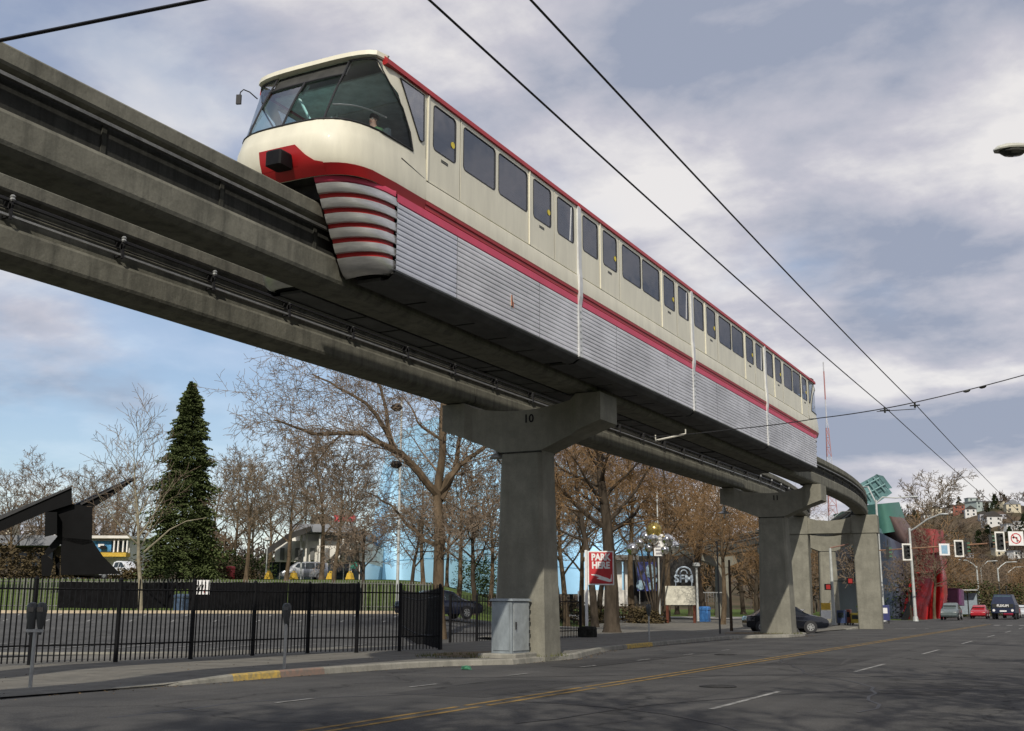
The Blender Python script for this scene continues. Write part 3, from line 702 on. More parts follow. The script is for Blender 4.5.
    q = MB(); q.box(XC-.60, XC+.60, f_(16.35), f_(16.5), 9.12, 9.5); q.box(XC-1.4, XC+1.4, f_(17.6), f_(17.7), 9.2, 12.0) if False else None
    q.box(XC-1.2, XC+1.2, f_(16.9), f_(18.46), 9.3, 9.42); q.grid([[P(s, 9.425) for s in [x/10 for x in range(-10, 11)]], [(XC+x/10*1.45, f_(17.6), 9.43) for x in range(-10, 11)]]); q.build('bulkhead', DARK, body)
    # glazing: two front panes, two corner panes
    for sg in (1, -1):
        q = MB(); q.grid([[P(sg*s, z, -.02) for s in (0.012, .12, .25, .38, .5, .575)] for z in (10.5, 10.85, 11.25, 11.65)]); q.build('windscreen', FRONTG, body, smooth=True)
        q = MB(); rows = []
        for z in (10.5, 10.85, 11.25, 11.65, 12.0):
            e_ = gl_edge(z)
            if z == 10.5: e_ = 1.2
            rows.append([P(sg*s, z, -.012) for s in [.585, .65, .72, .78, .84, .89, .94, .98, 1.0 if e_ > 1 else lerp(.98, e_, .5) if e_ < 1 else 1.0, e_]])
        q.grid(rows); q.build('corner_window', CORNG, body, smooth=True)
        for nm, pts in (('glazing_bar', [P(sg*.58, z, .005) for z in (10.48, 10.85, 11.25, 11.65, 12.02)]),
                        ('glazing_bar', [P(sg*gl_edge(z), z, .005) for z in (10.5, 10.85, 11.25, 11.65, 12.0)]),
                        ('glazing_bar', [P(sg*s, 10.5, .005) for s in (0, .2, .4, .6, .7, .8, .88, .94, .98, 1.0, 1.2)]),
                        ('glazing_bar', [P(sg*s, 12.01, .005) for s in (.6, .7, .8, .88, .93)]),
                        ('glazing_bar', [P(sg*s, 11.65, .005) for s in (0, .2, .4, .6)])):
            q = MB(); q.tube(pts, .02, 6); q.build(nm, RUB, body, smooth=True)
        q = MB(); q.tube([P(sg*s, 10.86, -.03) for s in (.61, .7, .8, .88, .94, .99)], .018, 6); q.build('cab_rail', STEEL, body, smooth=True)
        # quarter window: a leaning four-sided pane
        X = XC+sg*(HW+.006); yq_ = [(17.45, 11.85), (18.34, 11.86), (18.36, 10.86), (18.28, 10.81), (18.20, 10.83)]
        q = MB(); q.loft([[(X, f_(y), z) for y, z in yq_], [(X+sg*.006, f_(y), z) for y, z in yq_]]); q.build('quarter_window', CORNG, body)
        q = MB(); pp = [(X+sg*.004, f_(y), z) for y, z in yq_]; q.tube(pp+[pp[0]], .018, 5); q.build('window_seal', RUB, body)
        q = MB(); q.tube([(XC+sg*(HW+.012), f_(17.55), 10.19), (XC+sg*(HW+.012), f_(18.4), 10.06)], .014, 5); q.build('trim_line', RUB, body)
    q = MB(); q.tube([P(0, z, .005) for z in (10.48, 10.85, 11.25, 11.65)], .022, 6); q.build('glazing_bar', RUB, body)
    q = MB(); q.grid([[P(s, z, -.05) for s in [x/10*.6 for x in range(-10, 11)]] for z in (11.66, 11.85, 12.05)]); q.build('visor_panel', mat('dark_visor', (.045, .045, .04), .7, var=.2), body, smooth=True)
    # cab interior: console, seat, floor, ceiling
    q = MB(); q.box(XC-1.3, XC+1.3, f_(17.2), f_(17.9), 10.0, 10.42); q.box(XC-1.40, XC+1.40, f_(17.2), f_(18.4), 11.90, 11.94); q.obox((XC-.55, f_(18.2), 10.75), (.5, .12, .9), 0, R(6)); q.obox((XC+.6, f_(18.2), 10.75), (.5, .12, .9), 0, R(6))
    q.tube([(XC-.1, f_(16.9), 10.9), (XC-.35, f_(16.7), 11.5), (XC-.3, f_(16.9), 11.85)], .03, 5); q.tube([(XC-.9, f_(17), 10.85), (XC+.4, f_(16.8), 10.98)], .025, 5)
    q.tube([(XC-.6, f_(18.3), 9.9), (XC-.6, f_(18.3), 11.9)], .03, 5)
    q.build('cab_interior', [mat('cab_grey', (.72, .80, .80), .8)], body)
    # lower folded skirt: six bands with red gaps, each side of the beam
    for sg in (1, -1):
        def SP(s, z, o=0):
            t = (9.35-z)/1.55; yc = lerp(16.10, 17.02, t); x = .60+(.935-.03*t)*s; y = yc+(17.42-yc)*(1-(1-s**2.3)**(1/2.3))
            x += o*(.4+.1*s); y -= o*(1-s*.7); return (XC+sg*x, f_(y), z)
        SS = [0, .12, .25, .38, .5, .62, .72, .81, .88, .94, .98, 1.0]
        bands = []
        q = MB(); q.grid([[SP(s, z, -.03) for s in SS] for z in (9.5, 9.2, 8.9, 8.6, 8.3, 8.02)]); q.add([SP(0, z, -.03) for z in (9.5, 8.02)]+[(XC+sg*.6, f_(17.6), z) for z in (8.02, 9.5)], [(0, 1, 2, 3)])
        sk = q.build('nose_skirt', RED, T, smooth=True)
        q = MB(); q.grid([[SP(s, z, o) for s in SS] for z, o in ((9.56, .0), (9.54, .03), (9.345, .035), (9.33, 0))]); q.build('pink_stripe', PINK, sk, smooth=True)
        z = 9.33; dz = .253
        for k in range(6):
            lo = z-dz+.078; q = MB(); ext = .35
            prof = [(z, -.01), (z-.01, .022), (lerp(z, lo, .5), .045), (lo+.01, .055), (lo, .05), (lo-.002, -.02)]
            if k == 5: prof = [(z, -.01), (z-.01, .022), (z-.10, .03), (z-.20, -.02), (z-.26, -.12), (z-.28, -.3)]
            rows = []
            for zz, o in prof:
                row = [SP(s, zz, o) for s in SS]; last = row[-1]; row.append((last[0], f_(17.50), zz)); rows.append(row)
            q.grid(rows); q.build('skirt_band', ALU2, sk, smooth=True); z -= dz
    return body
nose(False); nose(True)
q = MB(); a_ = put(256, 99, 21.3); q.tube([a_, put(248, 92, 21.2), put(242, 89.5, 21.1), put(239, 92, 21.1), put(238, 96, 21.1)], .013, 5); q.obox(put(237.2, 99.5, 21.1), (.10, .05, .20), R(20)); q.build('mirror', RUB, T)
# small emblem on the skirt
ORG = mat('orange_emblem', (.62, .22, .10), .6)
q = MB(); q.obox((XC+1.578, 22.27, 8.40), (.008, .14, .30)); em = q.build('emblem', [WHITE], cars[0])
q = MB(); q.obox((XC+1.584, 22.24, 8.42), (.006, .05, .26)); q.obox((XC+1.584, 22.32, 8.33), (.006, .04, .14)); q.build('emblem', ORG, cars[0])
q = MB(); q.obox((XC+1.586, 22.28, 8.42), (.006, .025, .28), 0, R(8)); q.obox((XC+1.586, 22.25, 8.28), (.006, .10, .03)); q.build('emblem', BLACKP, cars[0])
# ================================================================== fences
def put_local(root, p): return Vector(p)-Vector(root.location)
def fence(name, pts, H, label, m, spacing=0.13, pk=0.016, posts=True, as_parts=True, rails=(0.22, 0.86), group=None, screen=None, postw=.045):
    root = thing(name, pts[0], label, 'fence', group)
    q = MB(); n = 4; q.loft([[(-pk, -pk*.6, 0.06), (pk, -pk*.6, .06), (pk, pk*.6, .06), (-pk, pk*.6, .06)], [(-pk, -pk*.6, H-.07), (pk, -pk*.6, H-.07), (pk, pk*.6, H-.07), (-pk, pk*.6, H-.07)], [(-.002, -.002, H), (.002, -.002, H), (.002, .002, H), (-.002, .002, H)]])
    proto = None; sm_ = MB()
    pq = MB(); pq.cbox(-postw, postw, -postw, postw, -.15, H*.975, .008); pq.loft([[(-postw*1.2, -postw*1.2, H*.975), (postw*1.2, -postw*1.2, H*.975), (postw*1.2, postw*1.2, H*.975), (-postw*1.2, postw*1.2, H*.975)], [(-.01, -.01, H*1.01), (.01, -.01, H*1.01), (.01, .01, H*1.01), (-.01, .01, H*1.01)]]); pp = None
    for i, p in enumerate(pts):
        if pp is None: pp = pq.build('post', m, root, local=True); o = pp
        else: o = inst(pp, 'post', root)
        o.location = put_local(root, p)
    for a, c in zip(pts, pts[1:]):
        a, c = Vector(a), Vector(c); d = c-a; L_ = math.hypot(d.x, d.y); rz = math.atan2(d.y, d.x); k = int(L_/spacing)
        for rh in rails:
            b = MB(); b.tube([a+Vector((0, 0, H*rh)), c+Vector((0, 0, H*rh))], pk*1.25, 4); b.build('rail', m, root)
        for j in range(1, k):
            p = a.lerp(c, j/k)
            if as_parts:
                if proto is None: proto = q.build('picket', m, root, local=True); o = proto
                else: o = inst(proto, 'picket', root)
                o.location = put_local(root, p); o.rotation_euler = (0, 0, rz)
            else:
                M = Matrix.Translation(put_local(root, p)) @ Matrix.Rotation(rz, 4, 'Z'); sm_.add([M @ Vector(v) for v in q.v], q.f)
    if not as_parts: sm_.build('picket', m, root, local=True, stuff=True)
    return root
def fp(px, py, H=None):     # ground point at sidewalk height below pixel row
    d = None
    D = (HC-.12)/math.tan(-(TH+math.atan((365.5-py)/FPX)+RO*(px-512)/FPX)); p = put(px, py, D); p.z = 0.12; return p
def gl(px, D):
    p = gnd(px, D); return p
nearpts = [fp(-150, 672), fp(-70, 669.5), fp(31, 665.5), fp(117, 663), fp(192, 660), fp(254, 656.5), fp(309, 654), fp(358, 653.5), fp(401, 652), fp(441, 650.5)]
fence('iron_fence', nearpts, 2.08, 'tall black picket fence along the back of the sidewalk before the parking lot', BLACKP)
a = nearpts[-1]; fence('iron_fence', [a+Vector((-.02, .1, 0)), gnd(420, 44)+Vector((0, 0, .1)), gnd(404, 52)+Vector((0, 0, .1))], 2.0, 'short black picket fence turning back from the sidewalk at the corner of the lot', BLACKP)
fence('iron_fence', [gnd(452, 46)+Vector((0, 0, .1)), gnd(478.5, 46)+Vector((0, 0, .1)), gnd(507, 47)+Vector((0, 0, .1)), gnd(548, 49)+Vector((0, 0, .1)), gnd(582, 51.5)+Vector((0, 0, .1))], 1.95, 'black picket fence behind the nearest pier, ending at a stone block by the red sign', BLACKP)
PALEP = mat('weathered_picket', (0.16, 0.165, 0.14), 0.7, var=0.15)
farpts = [gnd(px, 70.5+px*.012) for px in (-140, -40, 62, 140, 218, 290, 362, 432)]
ff = fence('iron_fence', farpts, 2.1, 'pale green far picket fence along the lawn edge, hung with long black screens', PALEP, .17, .03, as_parts=False, rails=(.2, .9))
SCR = mat('black_screen_fabric', (0.008, 0.008, 0.009), 0.8, var=0.3, scale=3)
for p0, p1, h0, h1 in ((62, 176, .28, 1.86), (176, 191, 1.45, 1.9), (191, 290, .1, 1.9), (290.5, 362, .12, 1.88)):
    b = MB(); a, c = gnd(p0, 70.2+p0*.012), gnd(p1, 70.2+p1*.012); rows = []
    for z in (h0, lerp(h0, h1, .5), h1):
        rows.append([(lerp(a.x, c.x, t/12)+.03*math.sin(t*2.1), lerp(a.y, c.y, t/12)-.12-.03*math.sin(t*1.7+z), lerp(a.z, c.z, t/12)+z+.03*math.sin(t*1.3)) for t in range(13)])
    b.grid(rows); b.build('screen', SCR, ff)
# notice on the far fence and blue bin between the screens
a = gnd(202, 69.6); n = thing('notice_sign', a, 'white notice board with black strokes on the black screened fence', 'sign')
b = MB(); b.obox(a+Vector((0, 0, 1.55)), (1.0, .05, .85), PHI); b.build('board', WHITE, n)
for dx_, w_, h_ in ((-.33, .10, .5), (-.12, .07, .52), (.06, .07, .52), (.22, .05, .45)):
    b = MB(); b.obox(a+Vector((dx_*RX+.03*RY, dx_*RY-.03*RX, 1.45)), (w_, .02, h_), PHI, 0, R(12)); b.build('stroke', BLACKP if dx_ < .2 else RED, n)
BLUE = mat('blue_paint', (0.05, 0.14, 0.36), 0.5, var=.12)
def litter_bin(px, D, label, m, hh=1.25, w_=.6):
    a = gnd(px, D); t = thing('bin', a, label, 'bin')
    b = MB(); b.cbox(a.x-w_/2, a.x+w_/2, a.y-w_/2, a.y+w_/2, a.z, a.z+hh*.8, .06); b.build('body', m, t)
    b = MB(); b.cbox(a.x-w_*.56, a.x+w_*.56, a.y-w_*.56, a.y+w_*.56, a.z+hh*.81, a.z+hh, .1); b.build('lid', m, t); return t
litter_bin(183, 69.3, 'dull blue bin standing at the gap in the black screens', mat('dull_blue', (.06, .10, .16), .6, var=.3), 1.15, .7)
# ---------------------------------------------------------------- kerbside furniture
def meter(px, py, label, double=False, z0=.13):
    p = fp(px, py); p.z = z0; t = thing('parking_meter', p, label, 'parking meter', 'parking meters along the kerb')
    b = MB(); b.tube([p, p+Vector((0, 0, 1.0))], .032, 8); b.build('post', STEEL, t)
    for dx_ in ((-.085, .085) if double else (0,)):
        c = p+Vector((dx_*RX, dx_*RY, 0)); b = MB(); 
        b.loft([[(c.x+r_*1.0*math.cos(a)*RX-r_*.6*math.sin(a)*RY, c.y+r_*math.cos(a)*RY+r_*.6*math.sin(a)*RX, p.z+h) for a in [2*math.pi*k/12 for k in range(12)]] for r_, h in ((.03, .90), (.04, .98), (.065, 1.08), (.09, 1.20), (.105, 1.33), (.098, 1.40), (.07, 1.45), (.02, 1.465))])
        h_ = b.build('meter_head', mat('meter_grey', (.07, .075, .075), .45, .3), t, smooth=True)
        b = MB(); b.obox(c+Vector((.07*RY, -.07*RX, 1.34)), (.11, .012, .08), PHI); b.build('window', DGL, h_)
    if double: b = MB(); b.obox(p+Vector((0, 0, .97)), (.30, .06, .05), PHI); b.build('yoke', STEEL, t)
meter(32, 688, 'twin-headed grey parking meter at the far left edge of the sidewalk', True)
meter(286, 670, 'single grey parking meter between the yellow kerb end and the picket fence')
meter(651, 642, 'thin grey parking meter by the kerb to the right of the nearest pier', False)
# utility cabinet by pier 10
p = Vector((-14.92, 28.65, .13)); t = thing('utility_cabinet', p, 'dented grey metal utility cabinet on a concrete pad at the foot of the nearest pier', 'cabinet')
CAB = mat('cabinet_grey', (.30, .34, .36), .5, .3, var=.16, scale=3, streak=(1, 1, .4))
b = MB(); b.cbox(-15.55, -14.38, 27.92, 29.27, .0, .26, .03); b.build('pad', KERBM, t)
b = MB(); b.cbox(-15.22, -14.58, 28.1, 29.2, .26, 1.66, .02); b.build('body', CAB, t)
b = MB(); b.loft([[(-15.27, 28.05, 1.665), (-14.53, 28.05, 1.665), (-14.53, 29.25, 1.665), (-15.27, 29.25, 1.665)], [(-15.23, 28.09, 1.73), (-14.57, 28.09, 1.73), (-14.57, 29.21, 1.73), (-15.23, 29.21, 1.73)]]); b.build('lid', CAB, t)
b = MB(); b.cbox(-14.578, -14.556, 28.18, 29.12, .33, 1.6, .008); d_ = b.build('door', mat('cabinet_door_grey', (.42, .46, .46), .5, .3, var=.12, scale=3), t); b = MB(); b.tube([(-14.535, 28.28, .9), (-14.535, 28.28, 1.1)], .02, 6); b.build('handle', RUSTW, d_)
for z in (.42, .78, 1.12, 1.45):
    b = MB(); b.box(-14.57, -14.535, 29.1, 29.15, z, z+.09); b.build('hinge', RUSTW, d_)
b = MB(); b.cbox(-15.15, -14.65, 28.076, 28.096, .34, 1.58, .006); b.build('door', CAB, t)
# litter and bottle near the cabinet
for (px, py), c_, lab in (((468, 665), (.05, .20, .11), 'crumpled green litter lying in the gutter left of the cabinet'),):
    p = fp(px, py); p.z = .02 if px != 468 else .02; b = MB(); rr = random.Random(px)
    rings = [[(p.x+.14*h*math.cos(a)*rr.uniform(.5, 1.3), p.y+.12*h*math.sin(a)*rr.uniform(.5, 1.3), p.z+z) for a in [k*.9 for k in range(7)]] for h, z in ((1, 0), (1.2, .03), (.8, .07), (.2, .09))]
    b.loft(rings); tag(b.build('litter', mat('litter_%d' % px, c_, .6), at=p), lab, 'litter')
# PARK HERE sign
sp = gnd(588, 52.5); sp.z = 0.02; t = thing('parking_sign', sp, 'red PARK HERE sign with a pointing white hand on a white post', 'sign')
SRED = mat('sign_red', (.50, .025, .03), .45, var=.08)
b = MB(); zb, zt = put(588, 585, 52.5).z, put(588, 551, 52.5).z
b.cbox(sp.x-.055, sp.x+.055, sp.y-.055, sp.y+.055, sp.z, zt+.04, .01); b.build('post', WHITE, t)
cc = sp+Vector((.66*RX+.08*RY, .66*RY-.08*RX, 0)); cc.z = (zb+zt)/2; SW, SH = 1.20, zt-zb; rot = (math.pi/2, 0, PHI)
b = MB(); b.obox(cc, (SW, .06, SH), PHI); b.build('frame', WHITE, t)
b = MB(); b.obox(cc+Vector((.034*RY, -.034*RX, 0)), (SW-.12, .012, SH-.12), PHI); fc = b.build('face', SRED, t)
def on_sign(u, v, o=.045): return Vector((cc.x+u*RX+o*RY-sp.x, cc.y+u*RY-o*RX-sp.y, cc.z+v-sp.z))
text('PARK', .41, .003, WHITE, t, on_sign(0, SH*.31), rot, bold=.02, sx=.86)
text('HERE', .41, .003, WHITE, t, on_sign(0, SH*.07), rot, bold=.02, sx=.86)
def flat_poly(name, pts, m, parent, u0, v0, o=.045, th=.006):
    b = MB(); A = [on_sign(u0+p, v0+q_, o)+Vector(sp) for p, q_ in pts]; B = [on_sign(u0+p, v0+q_, o-th)+Vector(sp) for p, q_ in pts]; b.loft([B, A]); return b.build(name, m, parent)
flat_poly('pointing_hand', [(-.44, .13), (-.20, .12), (-.02, .07), (.10, .02), (.30, -.04), (.42, -.10), (.46, -.02), (.47, .12), (.49, .12), (.49, -.2), (.38, -.22), (.14, -.16), (-.04, -.11), (-.2, -.06), (-.08, .0), (-.3, .07), (-.44, .09)], WHITE, t, 0, -SH*.27)
sb = gnd(588.5, 51.4); b = MB(); rr = random.Random(3)
b.loft([[(sb.x+(.42*h)*math.copysign(abs(math.cos(a))**.5, math.cos(a))*RX, sb.y+.38*h*math.copysign(abs(math.sin(a))**.5, math.sin(a)), z) for a in [2*math.pi*k/16 for k in range(16)]] for h, z in ((1, 0), (1.02, .3), (1, .52), (.88, .60), (.3, .62))])
tag(b.build('stone_block', mat('dark_stone', (.035, .035, .03), .9, var=.3, scale=4, bump=.5), at=sb), 'low dark stone block at the foot of the red PARK HERE sign', 'block')
# ---------------------------------------------------------------- poles and lamps
def pole(b, p, h, r0=.09, r1=.05, lean=(0, 0)):
    b.tube([p, p+Vector((0, 0, .25)), p+Vector((lean[0]*.5, lean[1]*.5, h*.5)), p+Vector((lean[0], lean[1], h))], [r0*1.7, r0, (r0+r1)/2, r1], 8)
def hd(px, py, D): return put(px, py, D)
# tall park light behind the lot
D = 75; p = gnd(398.5, D); t = thing('lamp_post', p, 'tall pale lamp post with two dark lamp heads in front of the blue building', 'lamp post')
top = put(407, 398, D); b = MB(); b.tube([p, Vector((p.x, p.y, p.z+.5)), Vector((p.x, p.y, top.z))], [.16, .11, .07], 8); b.build('pole', POLE, t)
for py in (407, 464):
    c = put(397, py, D); b = MB(); b.tube([Vector((p.x, p.y, c.z+.25)), c+Vector((0, 0, .25)), c+Vector((0, 0, .05))], .035, 6); b.build('arm', POLE, t)
    b = MB(); b.lathe([(.05, .22), (.30, .16), (.42, -.02), (.36, -.12), (.22, -.26), (.03, -.28)], c, 12); b.build('lamp_head', BLACKP, t, smooth=True)
# double-arm street lights at the crossing
def street_light(px0, D, h_top, arms, label, kind='curve', base=None):
    p = put(px0, 604, D); p.z = base if base is not None else .05; t = thing('street_light', p, label, 'street light', 'street lights along the avenue')
    b = MB(); b.tube([p, p+Vector((0, 0, .4)), p+Vector((0, 0, .45)), p+Vector((0, 0, h_top-p.z))], [.26, .22, .16, .10], 8); b.build('pole', POLE, t)
    for e_ in arms:
        e = put(*e_); d = e-Vector((p.x, p.y, h_top)); s0 = Vector((p.x, p.y, h_top-.3))
        pts = [s0, s0+Vector((d.x*.2, d.y*.2, .55 if kind == 'curve' else d.z*.25)), s0+Vector((d.x*.6, d.y*.6, d.z+.25 if kind == 'curve' else d.z*.9)), e]
        b = MB(); b.tube(pts, .07, 6); b.build('arm', POLE, t)
        dn = Vector((d.x, d.y, 0)).normalized(); c = e+dn*.4; rzz = math.atan2(dn.y, dn.x)
        q = MB(); n = 10; rings = []
        for s_, w_, hh in ((-.45, .06, .05), (-.3, .12, .08), (0, .20, .11), (.3, .17, .10), (.5, .03, .03)):
            rings.append([(s_, w_*math.cos(2*math.pi*k/n), hh*math.sin(2*math.pi*k/n)) for k in range(n)])
        q.loft(rings); M = Matrix.Translation(c) @ Matrix.Rotation(rzz, 4, 'Z'); q.v = [tuple(M @ Vector(v)) for v in q.v]; q.build('lamp_head', POLE, t, smooth=True)
    return t
street_light(884, 108, put(880, 500, 108).z, [(910, 497, 107), (864, 487, 110)], 'double-armed pale street light just right of the curving beam end')
street_light(916, 110, put(913, 528, 110).z, [(940, 514.5, 108)], 'single-armed street light with a slanting arm in front of the red building', 'slant')
for px, D, arm, pyt in ((981, 175, 962, 560), (985, 205, 994, 561), (1002, 190, 1013, 562), (1010, 240, 1022, 567)):
    street_light(px, D, put(px, pyt+6, D).z, [(arm, pyt, D)], {981: 'distant street light reaching left over the avenue', 985: 'distant street light with a short arm above the dark truck', 1002: 'distant street light with a curved arm at the right edge', 1010: 'farthest street light on the right side of the avenue'}[px])
# near lamp, its head reaching in from the right
p = Vector((1.9, 16.9, .13)); t = thing('street_light', p, 'near street lamp whose pale head hangs into the top right corner', 'street light', 'street lights along the avenue')
b = MB(); b.tube([p, p+Vector((0, 0, 7.6)), p+Vector((-.05, 0, 8.0))], [.13, .08, .07], 8); b.build('pole', POLE, t)
e0 = put(1033, 145, 15.3); b = MB(); b.tube([p+Vector((0, 0, 7.75)), p+Vector((-.6, -.02, 8.05)), Vector((lerp(p.x, e0.x, .6), lerp(p.y, e0.y, .6), e0.z+.05)), e0], [.05, .045, .04, .04], 8); b.build('arm', POLE, t)
c = put(1011, 150.5, 15.3); dn = (Vector((c.x, c.y, 0))-Vector((e0.x, e0.y, 0))).normalized(); rz_ = math.atan2(dn.y, dn.x)
q = MB(); n = 16; rings = []
for s_, w_, h1, zc in ((-.34, .04, .03, .05), (-.24, .08, .055, .04), (-.08, .13, .075, .03), (.10, .14, .075, .02), (.22, .10, .05, .01), (.27, .02, .015, 0)):
    rings.append([(s_, w_*math.cos(2*math.pi*k/n), max(zc+h1*math.sin(2*math.pi*k/n), zc-.02)) for k in range(n)])
q.loft(rings); M = Matrix.Translation(c) @ Matrix.Rotation(rz_, 4, 'Z'); q.v = [tuple(M @ Vector(v)) for v in q.v]; hdp = q.build('lamp_head', mat('lamp_cream', (.6, .6, .52), .45, .1), t, smooth=True)
q = MB(); q.lathe([(.002, -.085), (.09, -.07), (.125, -.03), (.125, .005), (.002, .005)], (0, 0, 0), 14); q.v = [tuple(M @ Vector((v[0]*1.5, v[1]*.95, v[2]))) for v in q.v]; q.build('lens', mat('smoked_lens', (.06, .06, .05), .15), hdp, smooth=True)
# mid-ground poles
def simple_pole(px, D, pyt, label, m, r0=.06, banner=None, cap=None, name='pole', cat='pole'):
    p = gnd(px, D); zt_ = put(px, pyt, D).z; b = MB(); t = thing(name, p, label, cat)
    b.tube([p, p+Vector((0, 0, .3)), Vector((p.x, p.y, zt_))], [r0*1.5, r0, r0*.7], 8); b.build('shaft', m, t)
    if banner:
        (x0, x1, y0, y1) = banner; a = put((x0+x1)/2, (y0+y1)/2, D-.2); b = MB(); b.obox(a, ((x1-x0)*mpp(D), .04, (y1-y0)*mpp(D)), PHI); b.build('banner', WHITE, t)
        for k in range(6):
            c = put((x0+x1)/2, lerp(y0, y1, (k+.7)/6.5), D-.25); b = MB(); b.obox(c, ((x1-x0)*mpp(D)*rng.uniform(.3, .6), .02, .12), PHI); b.build('print', mat('banner_grey', (.3, .3, .32), .7), t)
    if cap:
        b = MB(); b.lathe([(.02, .3), (.3, .26), (.34, 0), (.2, -.1), (.02, -.1)], (p.x, p.y, zt_), 10); b.build('cap', m, t)
    return t
simple_pole(661, 88, 490, 'tall slim white pole with a printed banner, right of the red sign', POLE, .075, (654.5, 664.5, 534, 556))
simple_pole(699, 100, 566, 'short pale post with a small box on top, right of the blank white board', POLE, .12, cap=True)
simple_pole(720.5, 58, 541, 'thin dark pole on the sidewalk left of the second pier', mat('dark_pole', (.05, .05, .05), .6), .05)
simple_pole(732, 66, 560, 'dark wooden post behind the thin dark pole', mat('brown_post', (.07, .05, .035), .8), .09)
for px, D, pyt in ((39+0, 0, 0),): pass
simple_pole(266, 118, 540, 'pale path lamp post left of the white hall', POLE, .06, cap=True)
# wide blank white board on two red-brown posts
D = 90; a, c = put(667, 604, D), put(697, 604, D); z0, z1 = put(682, 605, D).z, put(682, 586, D).z; gz_ = terr(a.x, a.y)
t = thing('sign_board', (a.x, a.y, gz_), 'blank cream notice board on two red-brown wooden posts', 'sign board'); m_ = (a+c)/2; m_.z = (z0+z1)/2
b = MB(); b.obox(m_, ((c-a).length, .08, z1-z0), PHI); b.build('board', mat('cream_board', (.62, .60, .50), .7), t)
WOODR = mat('redbrown_wood', (.16, .06, .04), .8, var=.2)
for f in (.04, .94):
    q_ = a.lerp(c, f); b = MB(); b.cbox(q_.x-.09, q_.x+.09, q_.y+.02, q_.y+.2, gz_, z1-.2, .01); b.build('post', WOODR, t)
# ---------------------------------------------------------------- signals at the crossing
D = 104; SIGM = mat('signal_black', (.02, .022, .02), .5); GREENS = mat('signal_green', (.03, .10, .05), .5); LRED = mat('signal_red_lens', (.35, .02, .02), .3); LAMB = mat('signal_dark_lens', (.02, .02, .02), .2)
SIGB = mat('signal_backplate_border', (.75, .74, .68), .6)
p = put(878, 604, D); p.z = .05
# wire span and mast arm
q0, q1, q2 = put(872, 551, D), put(950, 546, D), put(1040, 540.5, D); q3 = put(1140, 536, D)
mast = thing('signal_mast', (q3.x, q3.y, 0), 'long rusty signal mast arm crossing the avenue', 'signal mast')
b = MB(); b.tube([Vector((q3.x, q3.y, 0)), Vector((q3.x, q3.y, .4)), Vector((q3.x, q3.y, q3.z+.4))], [.22, .16, .13], 10); b.build('pole', POLE, mast)
b = MB(); b.tube([q3, q2, q1, q0], [.12, .10, .07, .05], 8); b.build('arm', mat('rusty_arm', (.26, .14, .08), .6, .3, var=.25, scale=3), mast)
def signal(px, py, D, face, label, w_=.42, h_=1.35, lens=None, plate=True, rot=0.0):
    c = put(px, py, D); t = thing('traffic_signal', c, label, 'traffic signal', 'traffic signals over the crossing'); rz = PHI+rot
    M = Matrix.Rotation(rz, 4, 'Z')
    def part(nm, m, boxes, par=t):
        q = MB()
        for bx in boxes: q.box(*bx)
        q.v = [tuple(c+M @ Vector(v)) for v in q.v]; return q.build(nm, m, par)
    part('housing', SIGM, [(-w_*.4, w_*.4, -.12, .15, -h_/2+.1, h_/2-.1)])
    if plate:
        part('backplate', SIGB, [(-w_, -w_+.12, -.03, -.01, -h_/2-.08, h_/2+.08), (w_-.12, w_, -.03, -.01, -h_/2-.08, h_/2+.08), (-w_+.12, w_-.12, -.03, -.01, h_/2-.06, h_/2+.08), (-w_+.12, w_-.12, -.03, -.01, -h_/2-.08, -h_/2+.06)])
        part('backplate', SIGM, [(-w_+.12, w_-.12, -.02, 0, -h_/2+.06, h_/2-.06)])
    for k in range(3):
        z = (1-k)*(h_-.3)/3; q = MB(); q.lathe([(.002, -.125), (.13, -.125), (.13, -.11), (.002, -.11)], (0, 0, 0), 12, 'Y'); q.v = [tuple(c+M @ Vector((v[0], v[1], v[2]+z))) for v in q.v]; q.build('lens', LAMB, t)
        q = MB(); n = 10; r1 = [(.15*math.cos(R(a)), -.12, z+.15*math.sin(R(a))) for a in range(-10, 191, 20)]; r2 = [(x, -.36, z_) for x, y, z_ in r1]; q.grid([r1, r2]); q.v = [tuple(c+M @ Vector(v)) for v in q.v]; q.build('visor', SIGM if face else GREENS, t)
    q = MB(); q.tube([c+Vector((0, .1, h_/2)), c+Vector((0, .1, h_/2+.55))], .04, 5); q.build('hanger', SIGM, t)
    return t
signal(908, 552, 103, 1, 'traffic signal with pale bordered backplate just right of the double-armed street light')
signal(889, 553, 103.4, 0, 'green sideways traffic signal hanging against the double-armed street light', plate=False, rot=1.2)
signal(960, 548.5, 103, 1, 'traffic signal with pale bordered backplate hanging over the middle of the avenue')
signal(967, 548, 103.6, 0, 'dark sideways traffic signal paired with the one over the middle of the avenue', plate=False, rot=1.1)
signal(1001, 541.5, 102, 1, 'largest bordered traffic signal, left of the no-left-turn sign', .44, 1.6)
signal(992, 541, 103.4, 0, 'dark green sideways traffic signal left of the largest bordered signal', plate=False, rot=1.3)
c = put(1017, 538.5, 102); t = thing('turn_sign', c, 'white no-left-turn sign hanging at the right edge', 'sign')
b = MB(); b.obox(c, (1.35, .03, 1.25), PHI); b.build('plate', WHITE, t)
q = MB(); n = 20; q.v = []; ro, ri = .48, .39
vs = [(r_*math.cos(2*math.pi*k/n), -.022, r_*math.sin(2*math.pi*k/n)) for r_ in (ro, ri) for k in range(n)]; q.add(vs, [(k, (k+1) % n, n+(k+1) % n, n+k) for k in range(n)]); q.obox((0, -.026, 0), (.85, .004, .08), 0, 0, R(45))
